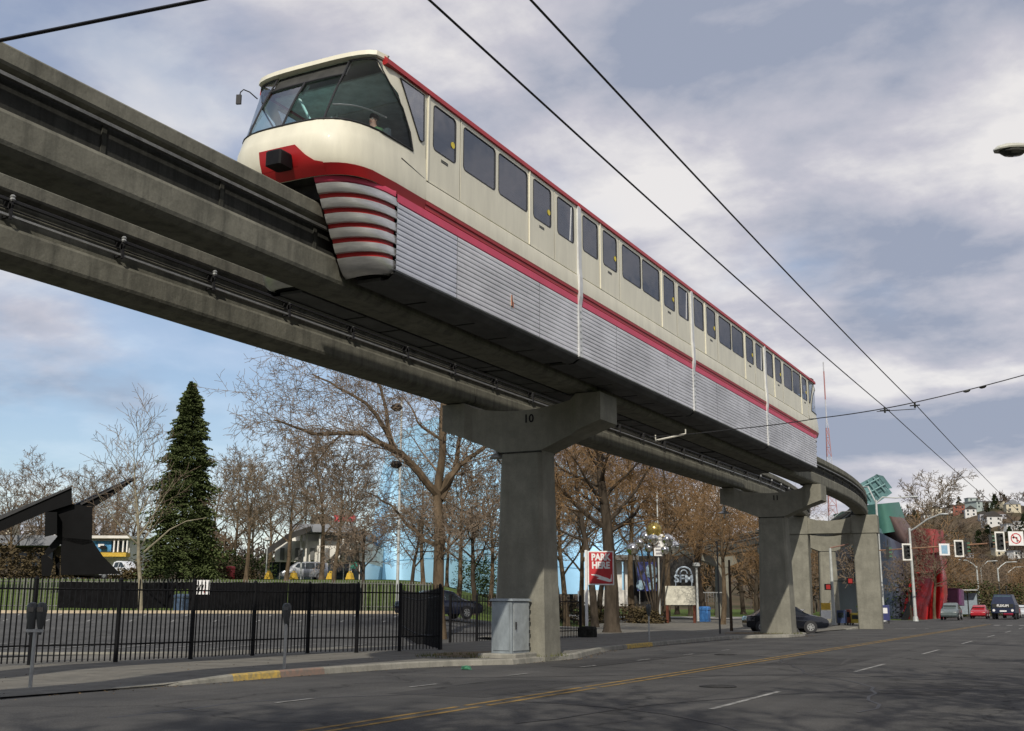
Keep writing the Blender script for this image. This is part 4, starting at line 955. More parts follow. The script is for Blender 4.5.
M = Matrix.Translation(c) @ Matrix.Rotation(PHI, 4, 'Z'); q.v = [tuple(M @ Vector(v)) for v in q.v]; q.build('prohibition_ring', SRED, t)
q = MB(); q.obox((.08, -.023, -.12), (.09, .004, .42)); q.obox((-.06, -.023, .08), (.3, .004, .09)); q.prism([(-.2, .21), (-.2, -.05), (-.36, .08)], -.025, -.021); q.v = [tuple(M @ Vector(v)) for v in q.v]; q.build('arrow', BLACKP, t)
c = put(1031, 538, 102); b = MB(); b.obox(c, (.9, .03, 1.25), PHI); t2 = b.build('lane_sign', mat('sign_dark_blue', (.05, .06, .1), .5), at=c); tag(t2, 'dark small sign beside the no-left-turn sign at the right edge', 'sign')
c = put(945.5, 549.5, 103); t = thing('street_sign', c, 'small white sign with a blue panel hanging under the signal arm', 'sign'); b = MB(); b.obox(c, (.95, .03, 1.05), PHI); b.build('plate', WHITE, t)
b = MB(); b.obox(c+Vector((.02*RY, -.02*RX, 0)), (.55, .02, .75), PHI); b.build('panel', mat('pale_blue_print', (.25, .42, .55), .6), t)
# pedestrian signals and pole under the curve
t = thing('signal_pole', (lambda v: (v.x, v.y, .05))(put(834.5, 604, 84)), 'white signal pole between the legs of the concrete frame, with a red lit walk signal', 'signal pole')
a = put(834.5, 604, 84); b = MB(); b.tube([Vector((a.x, a.y, .05)), Vector((a.x, a.y, .4)), Vector((a.x, a.y, put(833, 548, 84).z))], [.16, .13, .09], 8); b.build('pole', POLE, t)
b = MB(); b.tube([put(831, 548, 84), put(850, 544, 84)], [.06, .05], 6); b.build('arm', mat('brown_arm', (.22, .12, .09), .7), t)
EMR = bpy.data.materials.new('walk_signal_red'); EMR.use_nodes = True; EMR.node_tree.nodes['Principled BSDF'].inputs['Base Color'].default_value = (.5, .05, .04, 1); EMR.node_tree.nodes['Principled BSDF'].inputs['Emission Color'].default_value = (1, .08, .06, 1); EMR.node_tree.nodes['Principled BSDF'].inputs['Emission Strength'].default_value = .25
for px, py in ((829, 587), (851, 581)):
    c = put(px, py, 83.7); b = MB(); b.obox(c, (.42, .25, .44), PHI); w_ = b.build('walk_signal', SIGM, t); b = MB(); b.obox(c+Vector((.14*RY, -.14*RX, 0)), (.30, .03, .32), PHI); b.build('lit_face', EMR, w_)
    b = MB(); b.tube([c, Vector((a.x, a.y, c.z))], .03, 5); b.build('bracket', SIGM, t)
# boxes on the far pavement
for px, D, w_, h_, c_, lab, nm in ((842.5, 82, .60, 1.15, (.03, .05, .12), 'dark blue newspaper box between the legs of the concrete frame', 'newspaper_box'), (856.5, 82.5, .62, .95, (.55, .42, .05), 'yellow newspaper box left of the right leg of the frame', 'newspaper_box'),
      (849.5, 83, .35, 1.2, (.25, .06, .03), 'narrow rust red newspaper box beside the yellow one', 'newspaper_box'), (878.5, 96, .6, 1.2, (.6, .62, .6), 'white newspaper box right of the right leg of the frame', 'newspaper_box'), (886, 97, .7, 1.5, (.04, .05, .16), 'dark blue box beside the double-armed street light', 'newspaper_box')):
    a = put(px, 604, D); b = MB(); z0 = .05; t = thing(nm, (a.x, a.y, z0), lab, 'newspaper box', 'newspaper boxes under the curve')
    m_ = mat('box_%d' % int(px), c_, .5); b.cbox(a.x-w_/2, a.x+w_/2, a.y-.3, a.y+.3, z0+.25, z0+h_, .04); b.build('body', m_, t)
    b = MB(); b.box(a.x-w_/2+.05, a.x-w_/2+.12, a.y-.2, a.y+.2, z0, z0+.25); b.box(a.x+w_/2-.12, a.x+w_/2-.05, a.y-.2, a.y+.2, z0, z0+.25); b.build('feet', SIGM, t)
    b = MB(); b.box(a.x-w_*.35, a.x+w_*.35, a.y-.31, a.y-.302, z0+h_*.55, z0+h_*.85); b.build('window', DGL if px < 870 else WHITE, t)
a = put(827, 604, 86); t = thing('yard_sign', (a.x, a.y, .05), 'small yellow and white sign in front of the left leg of the frame', 'sign'); b = MB(); b.obox(Vector((a.x, a.y, .85)), (.75, .04, .6), PHI); b.build('lower_panel', WHITE, t); b = MB(); b.obox(Vector((a.x, a.y, 1.45)), (.7, .04, .5), PHI); b.build('upper_panel', YEL, t); b = MB(); b.tube([Vector((a.x, a.y+.05, .0)), Vector((a.x, a.y+.05, 1.6))], .03, 5); b.build('post', STEEL, t)
litter_bin(706, 97, 'bright blue bin standing on the plaza right of the blank board', mat('bright_blue', (.06, .22, .55), .45), 1.5, .75)
litter_bin(230, 118, 'small red bin on the lawn to the right of the conifer', mat('bin_red', (.45, .03, .03), .5), 1.4, .7)
# ---------------------------------------------------------------- overhead wires
def wire(name, pts, r_, label, group=None, m=RUSTW, sag=0.0, n=14):
    out_ = []
    for a, c in zip(pts, pts[1:]):
        for k in range(n):
            t_ = k/n; p = Vector(a).lerp(Vector(c), t_); p.z -= sag*4*t_*(1-t_); out_.append(p)
    out_.append(Vector(pts[-1])); b = MB(); b.tube(out_, r_, 5)
    return tag(b.build(name, m, at=out_[0]), label, 'wire', group)
for x, lab in ((-3.62, 'left trolley wire of the pair running down the avenue'), (-3.02, 'right trolley wire of the pair running down the avenue')):
    wire('trolley_wire', [(x, -8, 5.55), (x, 5.8, 5.5), (x-.06, 23.6, 5.52), (x-.06, 52, 5.5), (x, 90, 5.5), (x, 140, 5.5)], .0095, lab, 'overhead trolley wires', sag=.05)
s_ = [put(1140, 345, 22.5), put(1024, 375, 22.6), put(905, 404.5, 22.8), put(820, 418, 24.5), put(650, 437, 27.6)]
wire('span_wire', s_[:-1]+[put(735, 429, 26.2), s_[-1]], .011, 'thin span wire crossing from the right edge to under the beams', sag=.02)
for px, py in ((885, 409), (915, 404)):
    c = put(px, py, 22.9); b = MB(); b.tube([c+Vector((0, 0, .04)), c+Vector((0, 0, -.08))], .022, 6); b.tube([c+Vector((-.1, 0, -.03)), c+Vector((.1, 0, -.03))], .014, 5); tag(b.build('wire_hanger', SIGM, at=c), 'small hanger holding the %s trolley wire to the span wire' % ('left' if px < 900 else 'right'), 'wire hanger', 'hangers on the span wire')
c0, c1 = put(877, 411.5, 22.9), put(916, 409, 22.9); b = MB(); b.tube([c0, c1], .008, 5); tag(b.build('spreader_bar', SIGM, at=c0), 'thin spreader bar joining the two trolley wires below the span wire', 'bar')
for px, py in ((967, 391), (983, 387)):
    c = put(px, py, 22.7); b = MB(); dv = (s_[1]-s_[2]).normalized(); b.tube([c-dv*.07, c-dv*.03, c+dv*.03, c+dv*.07], [.012, .03, .03, .012], 7); tag(b.build('wire_insulator', SIGM, at=c), 'dark insulator bead on the span wire, %s one' % ('left' if px < 975 else 'right'), 'insulator', 'insulators on the span wire')
c0, c1 = put(656, 440.5, 27.6), put(686, 434, 27.4); b = MB(); b.tube([c0, c1], .022, 5); b.tube([c1, c1+Vector((0, 0, .12))], .015, 5); b.tube([c0, c0+Vector((0, 0, .14))], .015, 5); tag(b.build('insulator_bar', mat('pale_fibreglass', (.6, .58, .5), .5), at=c0), 'pale insulating bar hanging from the left end of the span wire', 'insulator')
wire('feeder_cable', [put(-60, 52, 7.2), put(0, 40, 7.3), put(198, 0, 7.6), put(330, -28, 7.9)], .015, 'thick black cable crossing the top left corner', sag=0.0)
wire('guy_wire', [put(736, 512, 63), put(752, 540, 60)], .012, 'thin wire below the crosshead of the second pier') if False else None
wire('frame_wire', [put(818, 531, 80), put(842, 511.5, 86), put(869, 511, 90)], .03, 'thin pale wire stretched below the curving beams', m=POLE)
# ---------------------------------------------------------------- black sculpture on the lawn
D = 94; sc0 = gnd(80, D)
t = thing('sculpture', sc0, 'huge black angular steel sculpture of slanting beams on the lawn', 'sculpture')
def slab(name, pts, d0, d1, m=SCULP, shift=(0, 0)):
    A = [put(x, y, d0) for x, y in pts]; B = [put(x+shift[0], y+shift[1], d1) for x, y in pts]; b = MB(); b.loft([A, B]); return b.build(name, m, t)
slab('left_beam', [(-95, 553), (-95, 571), (0, 532), (46, 512.5), (73, 504), (72.5, 486), (0, 516)], 91.5, 94.5)
slab('right_beam', [(73, 506), (72, 512), (84, 512), (93.5, 508), (116, 494), (139, 477.5), (128, 480)], 93.5, 96, shift=(0, -1))
TOPB = mat('sunlit_black_steel', (.03, .03, .032), .55, var=.3, scale=1)  # lighter black: sunlight on the beams' top faces put into the colour
slab('left_beam_edge', [(-95, 553), (0, 515.8), (72.5, 485.8), (71, 488.5), (0, 520), (-95, 558)], 91.35, 91.5, TOPB)
slab('right_beam_edge', [(73, 507), (128, 481), (138, 477.5), (126, 483), (90, 501), (74, 509)], 93.3, 93.48, TOPB)
slab('trunk', [(46, 512.5), (73, 504), (93.5, 507), (93, 543), (84, 545), (62, 540), (58, 536)], 92, 95.5)
slab('base', [(62, 537), (93, 540), (104, 556), (122, 574), (62, 575)], 92, 97)
slab('hanging_box', [(46, 512), (58, 512), (58, 534), (45.5, 537)], 91, 93)
slab('strut', [(62, 532), (45, 552), (49, 556), (64, 542)], 92.2, 93.4)
slab('foot', [(42, 556), (46, 554), (55, 561), (52, 576), (43, 576)], 92.3, 93.2); slab('foot', [(56, 556), (61, 558), (61, 575), (57, 575)], 93.3, 94.2)
# ---------------------------------------------------------------- vehicles
def wheel(parent, x, y, z, r_=.32, w_=.2, side=1, rimm=STEEL):
    q = MB(); q.lathe([(r_*.55, -w_/2), (r_*.93, -w_/2), (r_, -w_*.35), (r_, w_*.35), (r_*.93, w_/2), (r_*.55, w_/2)], (x, y, z), 18, 'Y'); tt = q.build('wheel', RUB, parent, local=True, smooth=True)
    q = MB(); yf = y+side*(w_/2+.004)
    q.lathe([(.001, 0), (r_*.2, 0), (r_*.2, side*.02), (.001, side*.02)], (x, yf, z), 10, 'Y')
    for k in range(7):
        a = 2*math.pi*k/7; q.obox((x+math.cos(a)*r_*.36, yf, z+math.sin(a)*r_*.36), (r_*.44, .03, .055), 0, 0, -a)
    q.lathe([(r_*.55, -.02), (r_*.64, -.02), (r_*.64, .02), (r_*.55, .02), (r_*.55, -.02)], (x, yf, z), 18, 'Y', False); q.build('rim', rimm, tt, local=True)
def vehicle(name, loc, rz, label, cat, m, L_=4.6, W_=1.78, H_=1.45, prof=None, glass=None, wb=(.85, 3.55), wr=.32, lights=True, group=None):
    """x runs from the tail (0) to the nose (L_); side outline lofted with tumblehome"""
    t = thing(name, loc, label, cat, group, rz)
    b = MB(); rings = []
    prof = prof or [(0, .42, .80, .80), (.05, .30, .92, .92), (.5, .26, .96, 1.0), (.95, .25, .99, 1.30), (1.5, .25, .99, 1.50), (2.3, .25, .98, 1.54), (2.85, .25, .98, 1.46), (3.35, .25, .97, 1.12), (3.7, .25, .95, .99), (4.2, .27, .88, .91), (4.5, .30, .76, .78), (4.6, .42, .66, .66)]
    for x, zb, zs, zr in prof:      # x, bottom, shoulder, roof
        wv = W_/2*(1 if .3 < x < L_-.4 else .9); wr_ = wv*(.74 if zr-zs > .15 else .9)
        rings.append([(x, -wv*.94, zb), (x, -wv, zb+.12), (x, -wv, zs-.1), (x, -wv*.96, zs), (x, -wr_, zr-.03), (x, -wr_*.75, zr), (x, wr_*.75, zr), (x, wr_, zr-.03), (x, wv*.96, zs), (x, wv, zs-.1), (x, wv, zb+.12), (x, wv*.94, zb)])
    b.loft(rings); body = b.build('body', m, t, local=True, smooth=True)
    if glass:
        for sd in (1, -1):
            for pane_ in glass:
                q = MB(); A = []
                for x, z in pane_:
                    for (x0, zb0, zs0, zr0), (x1, zb1, zs1, zr1) in zip(prof, prof[1:]):
                        if x0 <= x <= x1:
                            f = (x-x0)/(x1-x0); zs, zr = lerp(zs0, zs1, f), lerp(zr0, zr1, f); break
                    wv = W_/2; wr_ = wv*.74; k = max(0, min(1, (z-zs)/max(zr-.03-zs, .05))); A.append((x, sd*(lerp(wv*.96, wr_, k)+.012), z))
                q.loft([A, [(x, y-sd*.02, z) for x, y, z in A]]); q.build('side_window', DGL, t, local=True)
    for x in wb:
        for sd in (1, -1):
            q = MB(); q.lathe([(.001, 0), (wr*1.16, 0), (wr*1.16, .012), (.001, .012)], (x, sd*W_/2-(.006), wr), 18, 'Y'); q.build('wheel_arch', RUB, t, local=True); wheel(t, x, sd*(W_/2-.07), wr, wr, .2, sd)
    return t, body
def facing(v): return math.atan2(v.y, v.x)
NAVY = mat('navy_car_paint', (.006, .008, .014), .18, .2, var=.02, coat=.8)
SEDG = [[(.9, 1.0), (1.5, 1.36), (2.25, 1.39), (2.25, .99)], [(2.32, .99), (2.32, 1.39), (2.85, 1.31), (3.4, .97)]]
cp_ = put(745, 604, 66); cl = put(828, 604, 66)
t, bd = vehicle('parked_car', (cp_.x, cp_.y, .02), PHI*.92, 'black car pulling out from behind the second pier', 'car', NAVY, glass=SEDG)
for sd in (1, -1):
    q = MB(); q.obox((4.38, sd*.62, .64), (.26, .34, .12), 0, R(8)); q.build('headlight', mat('headlight_glass', (.5, .5, .5), .1, .3), t, local=True)
q = MB(); q.obox((3.14, 0, 1.17), (.02, 1.25, .46), 0, 0, R(60)); q.build('windscreen', DGL, t, local=True)
q = MB(); q.obox((4.6, 0, .42), (.06, 1.0, .12)); q.build('grille', RUB, t, local=True)
p = gnd(401, 62); p2 = gnd(478, 64)
t, bd = vehicle('parked_car', (p.x, p.y, p.z+.1), facing(p2-p), 'dark blue car parked in the lot behind the corner of the picket fence', 'car', mat('dark_blue_car', (.012, .016, .035), .25, .2, coat=.6), glass=SEDG)
# silver van on the upper drive
VP = [(0, .4, 1.0, 1.35), (.08, .3, 1.05, 1.78), (.5, .28, 1.06, 1.86), (2.4, .28, 1.06, 1.88), (3.2, .28, 1.06, 1.80), (3.75, .28, 1.04, 1.42), (4.1, .28, .98, 1.05), (4.6, .3, .86, .9), (4.8, .42, .7, .74)]
VG = [[(.3, 1.12), (.35, 1.7), (1.35, 1.74), (1.35, 1.12)], [(1.45, 1.12), (1.45, 1.74), (2.4, 1.74), (2.4, 1.12)], [(2.5, 1.12), (2.5, 1.74), (3.2, 1.66), (3.7, 1.12)]]
a, c = gnd(327, 122), gnd(299, 121)
vehicle('van', (a.x, a.y, a.z+.12), facing(c-a), 'silver passenger van parked in front of the white hall', 'van', mat('silver_paint', (.42, .44, .46), .3, .5, coat=.4), 4.8, 1.9, 1.9, VP, VG, (.9, 3.9), .34)
# white pickup by the lawn
TP = [(0, .5, 1.0, 1.02), (.1, .42, 1.05, 1.07), (1.9, .42, 1.08, 1.1), (2.0, .4, 1.08, 1.75), (2.4, .4, 1.08, 1.86), (3.1, .4, 1.08, 1.82), (3.6, .4, 1.08, 1.45), (3.9, .4, 1.08, 1.12), (4.8, .42, 1.02, 1.05), (5.2, .5, .9, .92)]
TG = [[(2.15, 1.15), (2.2, 1.68), (2.75, 1.72), (2.75, 1.15)], [(2.82, 1.15), (2.82, 1.72), (3.15, 1.68), (3.7, 1.15)]]
a, c = gnd(104, 121), gnd(134, 119)
vehicle('pickup_truck', (a.x, a.y, a.z+.12), facing(c-a), 'white pickup truck parked between the black sculpture and the conifer', 'pickup truck', mat('white_car_paint', (.7, .72, .74), .3, coat=.4), 5.2, 1.95, 1.9, TP, TG, (1.0, 4.2), .38)
# far traffic
def far_truck():
    a = put(1004, 604, 128); t = thing('truck', (a.x, a.y, .05), 'dark truck with twin upright stacks and white lettering across its front, far up the avenue', 'truck')
    M1 = mat('truck_blue', (.02, .028, .06), .35, .2); b = MB(); x, y = a.x, a.y
    b.cbox(x-1.25, x+1.25, y, y+6, .7, 1.75, .12); b.loft([[(x-1.2, y+.2, 1.75), (x+1.2, y+.2, 1.75), (x+1.2, y+5, 1.75), (x-1.2, y+5, 1.75)], [(x-.9, y+.9, 2.75), (x+.9, y+.9, 2.75), (x+.9, y+4.5, 2.75), (x-.9, y+4.5, 2.75)]]); b.build('body', M1, t, smooth=False)
    b = MB(); b.add([(x-1.0, y+.35, 1.9), (x+1.0, y+.35, 1.9), (x+.84, y+.8, 2.62), (x-.84, y+.8, 2.62)], [(0, 1, 2, 3)]); b.build('windscreen', mat('truck_glass', (.06, .10, .12), .1), t)
    for sd in (-.35, .35): b = MB(); b.tube([(x+sd, y+2, 2.6), (x+sd, y+2, 3.7)], .07, 6); b.build('stack', SIGM, t)
    b = MB(); b.box(x-1.1, x+1.1, y-.03, y-.005, 1.3, 1.7); pl = b.build('name_panel', SIGM, t)
    text('FLIXUM', .36, .004, WHITE, t, (0, -.04, 1.45), (math.pi/2, 0, 0), bold=.01)
    b = MB(); b.box(x-.35, x+.35, y-.05, y-.01, .85, 1.0); b.build('number_plate', WHITE, t)
    for sd in (-.95, .95):
        b = MB(); b.lathe([(.001, -.04), (.14, -.04), (.14, 0), (.001, 0)], (x+sd, y, 1.0), 10, 'Y'); b.build('headlight', WHITE, t)
        for yy in (1.0, 5.0): b = MB(); b.lathe([(.001, -.14), (.48, -.14), (.48, .14), (.001, .14)], (x+sd*1.15, y+yy, .48), 14, 'X'); b.build('wheel', RUB, t)
    return t
far_truck()
def far_car(px, D, label, m, rz=math.pi/2*-1, H=1):
    a = put(px, 604, D); t, b_ = vehicle('car', (a.x, a.y+2.3, .04), rz, label, 'car', m, glass=SEDG, group='cars far up the avenue')
    q = MB(); q.obox((3.14, 0, 1.17), (.02, 1.25, .46), 0, 0, R(60)); q.build('windscreen', DGL, t, local=True); q = MB(); q.obox((.6, 0, 1.08), (.02, 1.2, .4), 0, 0, R(-58)); q.build('rear_window', DGL, t, local=True)
    for sd in (1, -1): q = MB(); q.obox((4.52, sd*.6, .64), (.1, .34, .14)); q.build('headlight', WHITE, t, local=True); q = MB(); q.obox((.04, sd*.62, .76), (.05, .3, .16)); q.build('tail_light', LRED, t, local=True)
    if H != 1: t.scale = (1, 1, H)
    return t
far_car(952, 122, 'grey green car facing the camera beside the red building', mat('grey_green_car', (.12, .15, .15), .3, coat=.4), H=1.15)
far_car(980.5, 135, 'small red car to the left of the dark truck', mat('red_car', (.4, .02, .03), .3, coat=.4))
far_car(1012.5, 140, 'red car with white roof partly behind the dark truck', mat('crimson_car', (.35, .03, .06), .3, coat=.4), H=1.2)
far_car(1021, 150, 'pale car at the right edge of the avenue', mat('pale_car', (.55, .58, .6), .3, coat=.4))
# bus shelter
a = put(964, 604, 150); t = thing('bus_shelter', (a.x, a.y, .05), 'glass bus shelter with a thin flat roof far up the avenue', 'bus shelter'); x, y = a.x, a.y
b = MB(); b.box(x-1.9, x+1.9, y-.8, y+.9, 3.4, 3.55); b.build('roof', POLE, t)
for k in range(4): b = MB(); b.box(x-1.8+k*1.2-.06, x-1.8+k*1.2+.06, y+.7, y+.82, 0, 3.4); b.build('post', SIGM, t)
for k in range(3): b = MB(); b.box(x-1.72+k*1.2, x-1.72+k*1.2+1.04, y+.74, y+.77, .4, 3.1); b.build('pane', mat('shelter_glass', (.3, .36, .4), .1), t)

# road furniture: manhole covers and tar patches
COVER = mat('iron_cover', (.05, .05, .05), .7, .4, var=.3, scale=8)
for x, y, lab in ((-6.9, 22.0, 'round iron manhole cover in the near lane'), (-11.0, 36.0, 'round iron manhole cover beyond the centre line')):
    b = MB(); b.lathe([(.001, 0), (.33, 0), (.36, .004), (.36, .012), (.33, .012), (.33, .008), (.001, .008)], (x, y, crown(x)+.004), 20)
    for k in range(-3, 4): b.box(x-.25, x+.25, y+k*.08-.015, y+k*.08+.015, crown(x)+.012, crown(x)+.016)
    tag(b.build('manhole_cover', COVER, at=(x, y, 0)), lab, 'manhole cover')
TAR = mat('tar_seal', (.028, .028, .03), .55, var=.2, scale=6); b = MB(); rr = random.Random(12)
def seam(x, y, ang, n, w_=.03):
    pts = []
    for k in range(n):
        pts.append((x, y)); ang += rr.uniform(-.35, .35); x += math.cos(ang)*.8; y += math.sin(ang)*.8
    for (x0, y0), (x1, y1) in zip(pts, pts[1:]):
        L_ = math.hypot(x1-x0, y1-y0); nx, ny = -(y1-y0)/L_*w_, (x1-x0)/L_*w_; z0, z1 = crown(x0)+.005, crown(x1)+.005
        if max(x0, x1) > .8 or min(x0, x1) < -13.8: continue
        b.add([(x0-nx, y0-ny, z0), (x0+nx, y0+ny, z0), (x1+nx, y1+ny, z1), (x1-nx, y1-ny, z1)], [(0, 1, 2, 3)])
for x, y, a, n in ((-12.6, 12, 1.5, 60), (-7.2, 14, 1.6, 50), (-3.5, 18, 1.55, 40), (-13, 22, .1, 12), (-11, 31, .0, 11), (-12.5, 41, .1, 13), (-9, 17, -.2, 9), (-7, 26, .2, 8), (-10, 52, .1, 12), (-6, 36, -.1, 8)): seam(x, y, a, n)
b.build('tar_seams', TAR)['kind'] = 'structure'
PATCH = asphalt('patch_asphalt', (.062, .061, .06), (.045, .045, .045), .3)
b = MB()
for x0, x1, y0, y1 in ((-11.6, -9.6, 17.5, 22), (-8.4, -6.4, 31, 35), (-12.9, -11.9, 27, 38), (-4.6, -2.6, 22, 25)):
    b.add([(x0, y0, crown(x0)+.0035), (x1, y0, crown(x1)+.0035), (x1+.1, y1, crown(x1+.1)+.0035), (x0, y1, crown(x0)+.0035)], [(0, 1, 2, 3)])
b.build('asphalt_patches', PATCH)['kind'] = 'structure'
# leaves and grit in the gutter
b = MB()
for k in range(900):
    y = rr.uniform(12, 62); x = kx(y)+abs(rr.gauss(0, .25))+.02; s = rr.uniform(.01, .03); a = rr.uniform(0, 6.28); z = crown(x)+.006
    if k % 3 == 0: x = kx(y)-rr.uniform(.2, 6); z = sh(y)+.03
    b.add([(x+s*math.cos(a), y+s*math.sin(a), z), (x-s*math.sin(a), y+s*math.cos(a)*.6, z+s*.5), (x-s*math.cos(a), y-s*math.sin(a), z)], [(0, 1, 2)])
b.build('gutter_leaves', mat('dead_leaves', (.20, .13, .06), .9, var=.4, scale=20), stuff=True)
# weeds at the pier feet
b = MB()
for xc, yc in ((-15.0, 29.9), (-15.0, 58.2), (-16.3, 28.2)):
    for k in range(260):
        a = rr.uniform(0, 6.28); r_ = rr.uniform(.7, 1.25); x = xc+r_*math.cos(a); y = yc+r_*math.sin(a)*.9; h = rr.uniform(.03, .12); s = .008; lx, ly = rr.uniform(-.05, .05), rr.uniform(-.05, .05)
        b.add([(x-s, y, .14), (x+s, y, .14), (x+lx, y+ly, .15+h)], [(0, 1, 2)])
b.build('weeds', mat('weed_green', (.12, .13, .04), .9, var=.3, scale=9), stuff=True)
# ================================================================== trees
BARK = mat('grey_brown_bark', (.135, .10, .065), .9, var=.25, scale=3, bump=.5, streak=(1, 1, .3))
BARK2 = mat('dark_bark', (.075, .06, .045), .9, var=.25, scale=3, streak=(1, 1, .3))
PALEB = mat('pale_young_bark', (.30, .27, .19), .9, var=.2, scale=3)
TWIG = mat('bare_twigs', (.215, .165, .12), .95, var=.2, scale=.6)
TWIGR = mat('rusty_brown_twigs', (.26, .165, .085), .95, var=.3, scale=.5)
TWIGG = mat('grey_lilac_twigs', (.215, .17, .12), .95, var=.25, scale=.3)
def btube(b, pts, rads, n):
    """light tube without caps"""
    rings = []; prev = None
    for i, p in enumerate(pts):
        d = (pts[min(i+1, len(pts)-1)]-pts[max(i-1, 0)]).normalized(); a = Vector((0, 0, 1)) if abs(d.z) < .9 else Vector((1, 0, 0))
        u = d.cross(a).normalized() if prev is None else (prev-d*prev.dot(d)).normalized(); prev = u; v = d.cross(u)
        rings.append([p+(u*math.cos(2*math.pi*k/n)+v*math.sin(2*math.pi*k/n))*rads[i] for k in range(n)])
    b.loft(rings, False)
def grow(bs, p, d, L, r, lvl, mx, rg, P):
    seg = {0: 7, 1: 6, 2: 4, 3: 3}.get(lvl, 2); pts = [p.copy()]; rads = [r]; dd = d.copy(); wob = P['wob']*(1+.3*lvl)
    for i in range(seg):
        dd = (dd+Vector((rg.uniform(-wob, wob), rg.uniform(-wob, wob), rg.uniform(-wob, wob)+P['up'][min(lvl, len(P['up'])-1)]))).normalized()
        p = p+dd*(L/seg); pts.append(p.copy()); rads.append(max(P['rmin'], r*(1-(i+1)/seg*P['taper'][min(lvl, len(P['taper'])-1)])))
    btube(bs[0 if lvl < 2 else 1], pts, rads, {0: 9, 1: 6, 2: 4}.get(lvl, 3))
    if lvl >= mx: return
    n = P['n'][lvl]; st = P['start'][min(lvl, len(P['start'])-1)]
    for k in range(n):
        t = st+(1-st)*(k+rg.random()*.8)/n; f = t*seg; i = min(int(f), seg-1); q = pts[i].lerp(pts[i+1], f-i); ax = (pts[i+1]-pts[i]).normalized()
        a = Vector((0, 0, 1)) if abs(ax.z) < .9 else Vector((1, 0, 0)); u = ax.cross(a).normalized(); v = ax.cross(u); ph = k*2.4+rg.uniform(-.5, .5)
        ang = R(P['ang'][min(lvl, len(P['ang'])-1)]*rg.uniform(.75, 1.25)); nd_ = (ax*math.cos(ang)+(u*math.cos(ph)+v*math.sin(ph))*math.sin(ang)).normalized()
        grow(bs, q, nd_, L*P['len'][min(lvl, len(P['len'])-1)]*rg.uniform(.7, 1.15)*(1.15-.45*t if lvl == 0 else 1), max(P['rmin'], rads[min(i, len(rads)-1)]*P['rr']), lvl+1, mx, rg, P)
def make_tree(name, h, seed, P, label, bark=BARK, twig=TWIG, cat='tree', group=None, loc=(0, 0, 0), mx=4, base_r=None, extra=None):
    t = thing(name, loc, label, cat, group); bs = (MB(), MB()); rg = random.Random(seed); r0 = base_r or h*.017
    grow(bs, Vector((0, 0, .4)), Vector((0, 0, 1)), h*P['tl'], r0, 0, mx, rg, P)
    bs[0].tube([Vector((0, 0, -.5)), Vector((0, 0, 0)), Vector((0, 0, .25)), Vector((0, 0, .55))], [r0*1.7, r0*1.45, r0*1.12, r0], 9)
    if extra: extra(bs, rg)
    bs[0].build('trunk', bark, t, local=True, smooth=True); bs[1].build('crown', twig, t, local=True); return t
VASE = dict(tl=.80, wob=.10, up=[.0, .05, .04, .02, .0], taper=[.85, .8, .7, .5], n=[13, 7, 5, 5], start=[.28, .25, .2, .15], ang=[42, 38, 40, 42], len=[.50, .42, .45, .5], rr=.50, rmin=.012)
ROUND = dict(tl=.62, wob=.13, up=[.0, .03, .0, -.02, -.03], taper=[.7, .8, .7, .5], n=[12, 7, 5, 4], start=[.35, .2, .15, .1], ang=[58, 48, 48, 50], len=[.66, .48, .46, .5], rr=.50, rmin=.012)
WEEP = dict(tl=.86, wob=.12, up=[.0, .05, .0, -.05, -.10], taper=[.85, .85, .7, .5], n=[17, 8, 6, 4], start=[.34, .2, .15, .1], ang=[56, 46, 44, 42], len=[.42, .42, .50, .6], rr=.44, rmin=.010)
SLIM = dict(tl=.86, wob=.07, up=[.0, .10, .06, .04], taper=[.9, .8, .7], n=[17, 7, 5], start=[.32, .2, .2], ang=[48, 38, 40], len=[.42, .42, .5], rr=.5, rmin=.011)
LOW = dict(tl=.72, wob=.12, up=[.0, .03, .01, -.02], taper=[.8, .8, .6], n=[10, 8, 7], start=[.25, .2, .15], ang=[50, 46, 50], len=[.55, .5, .55], rr=.55, rmin=.035)
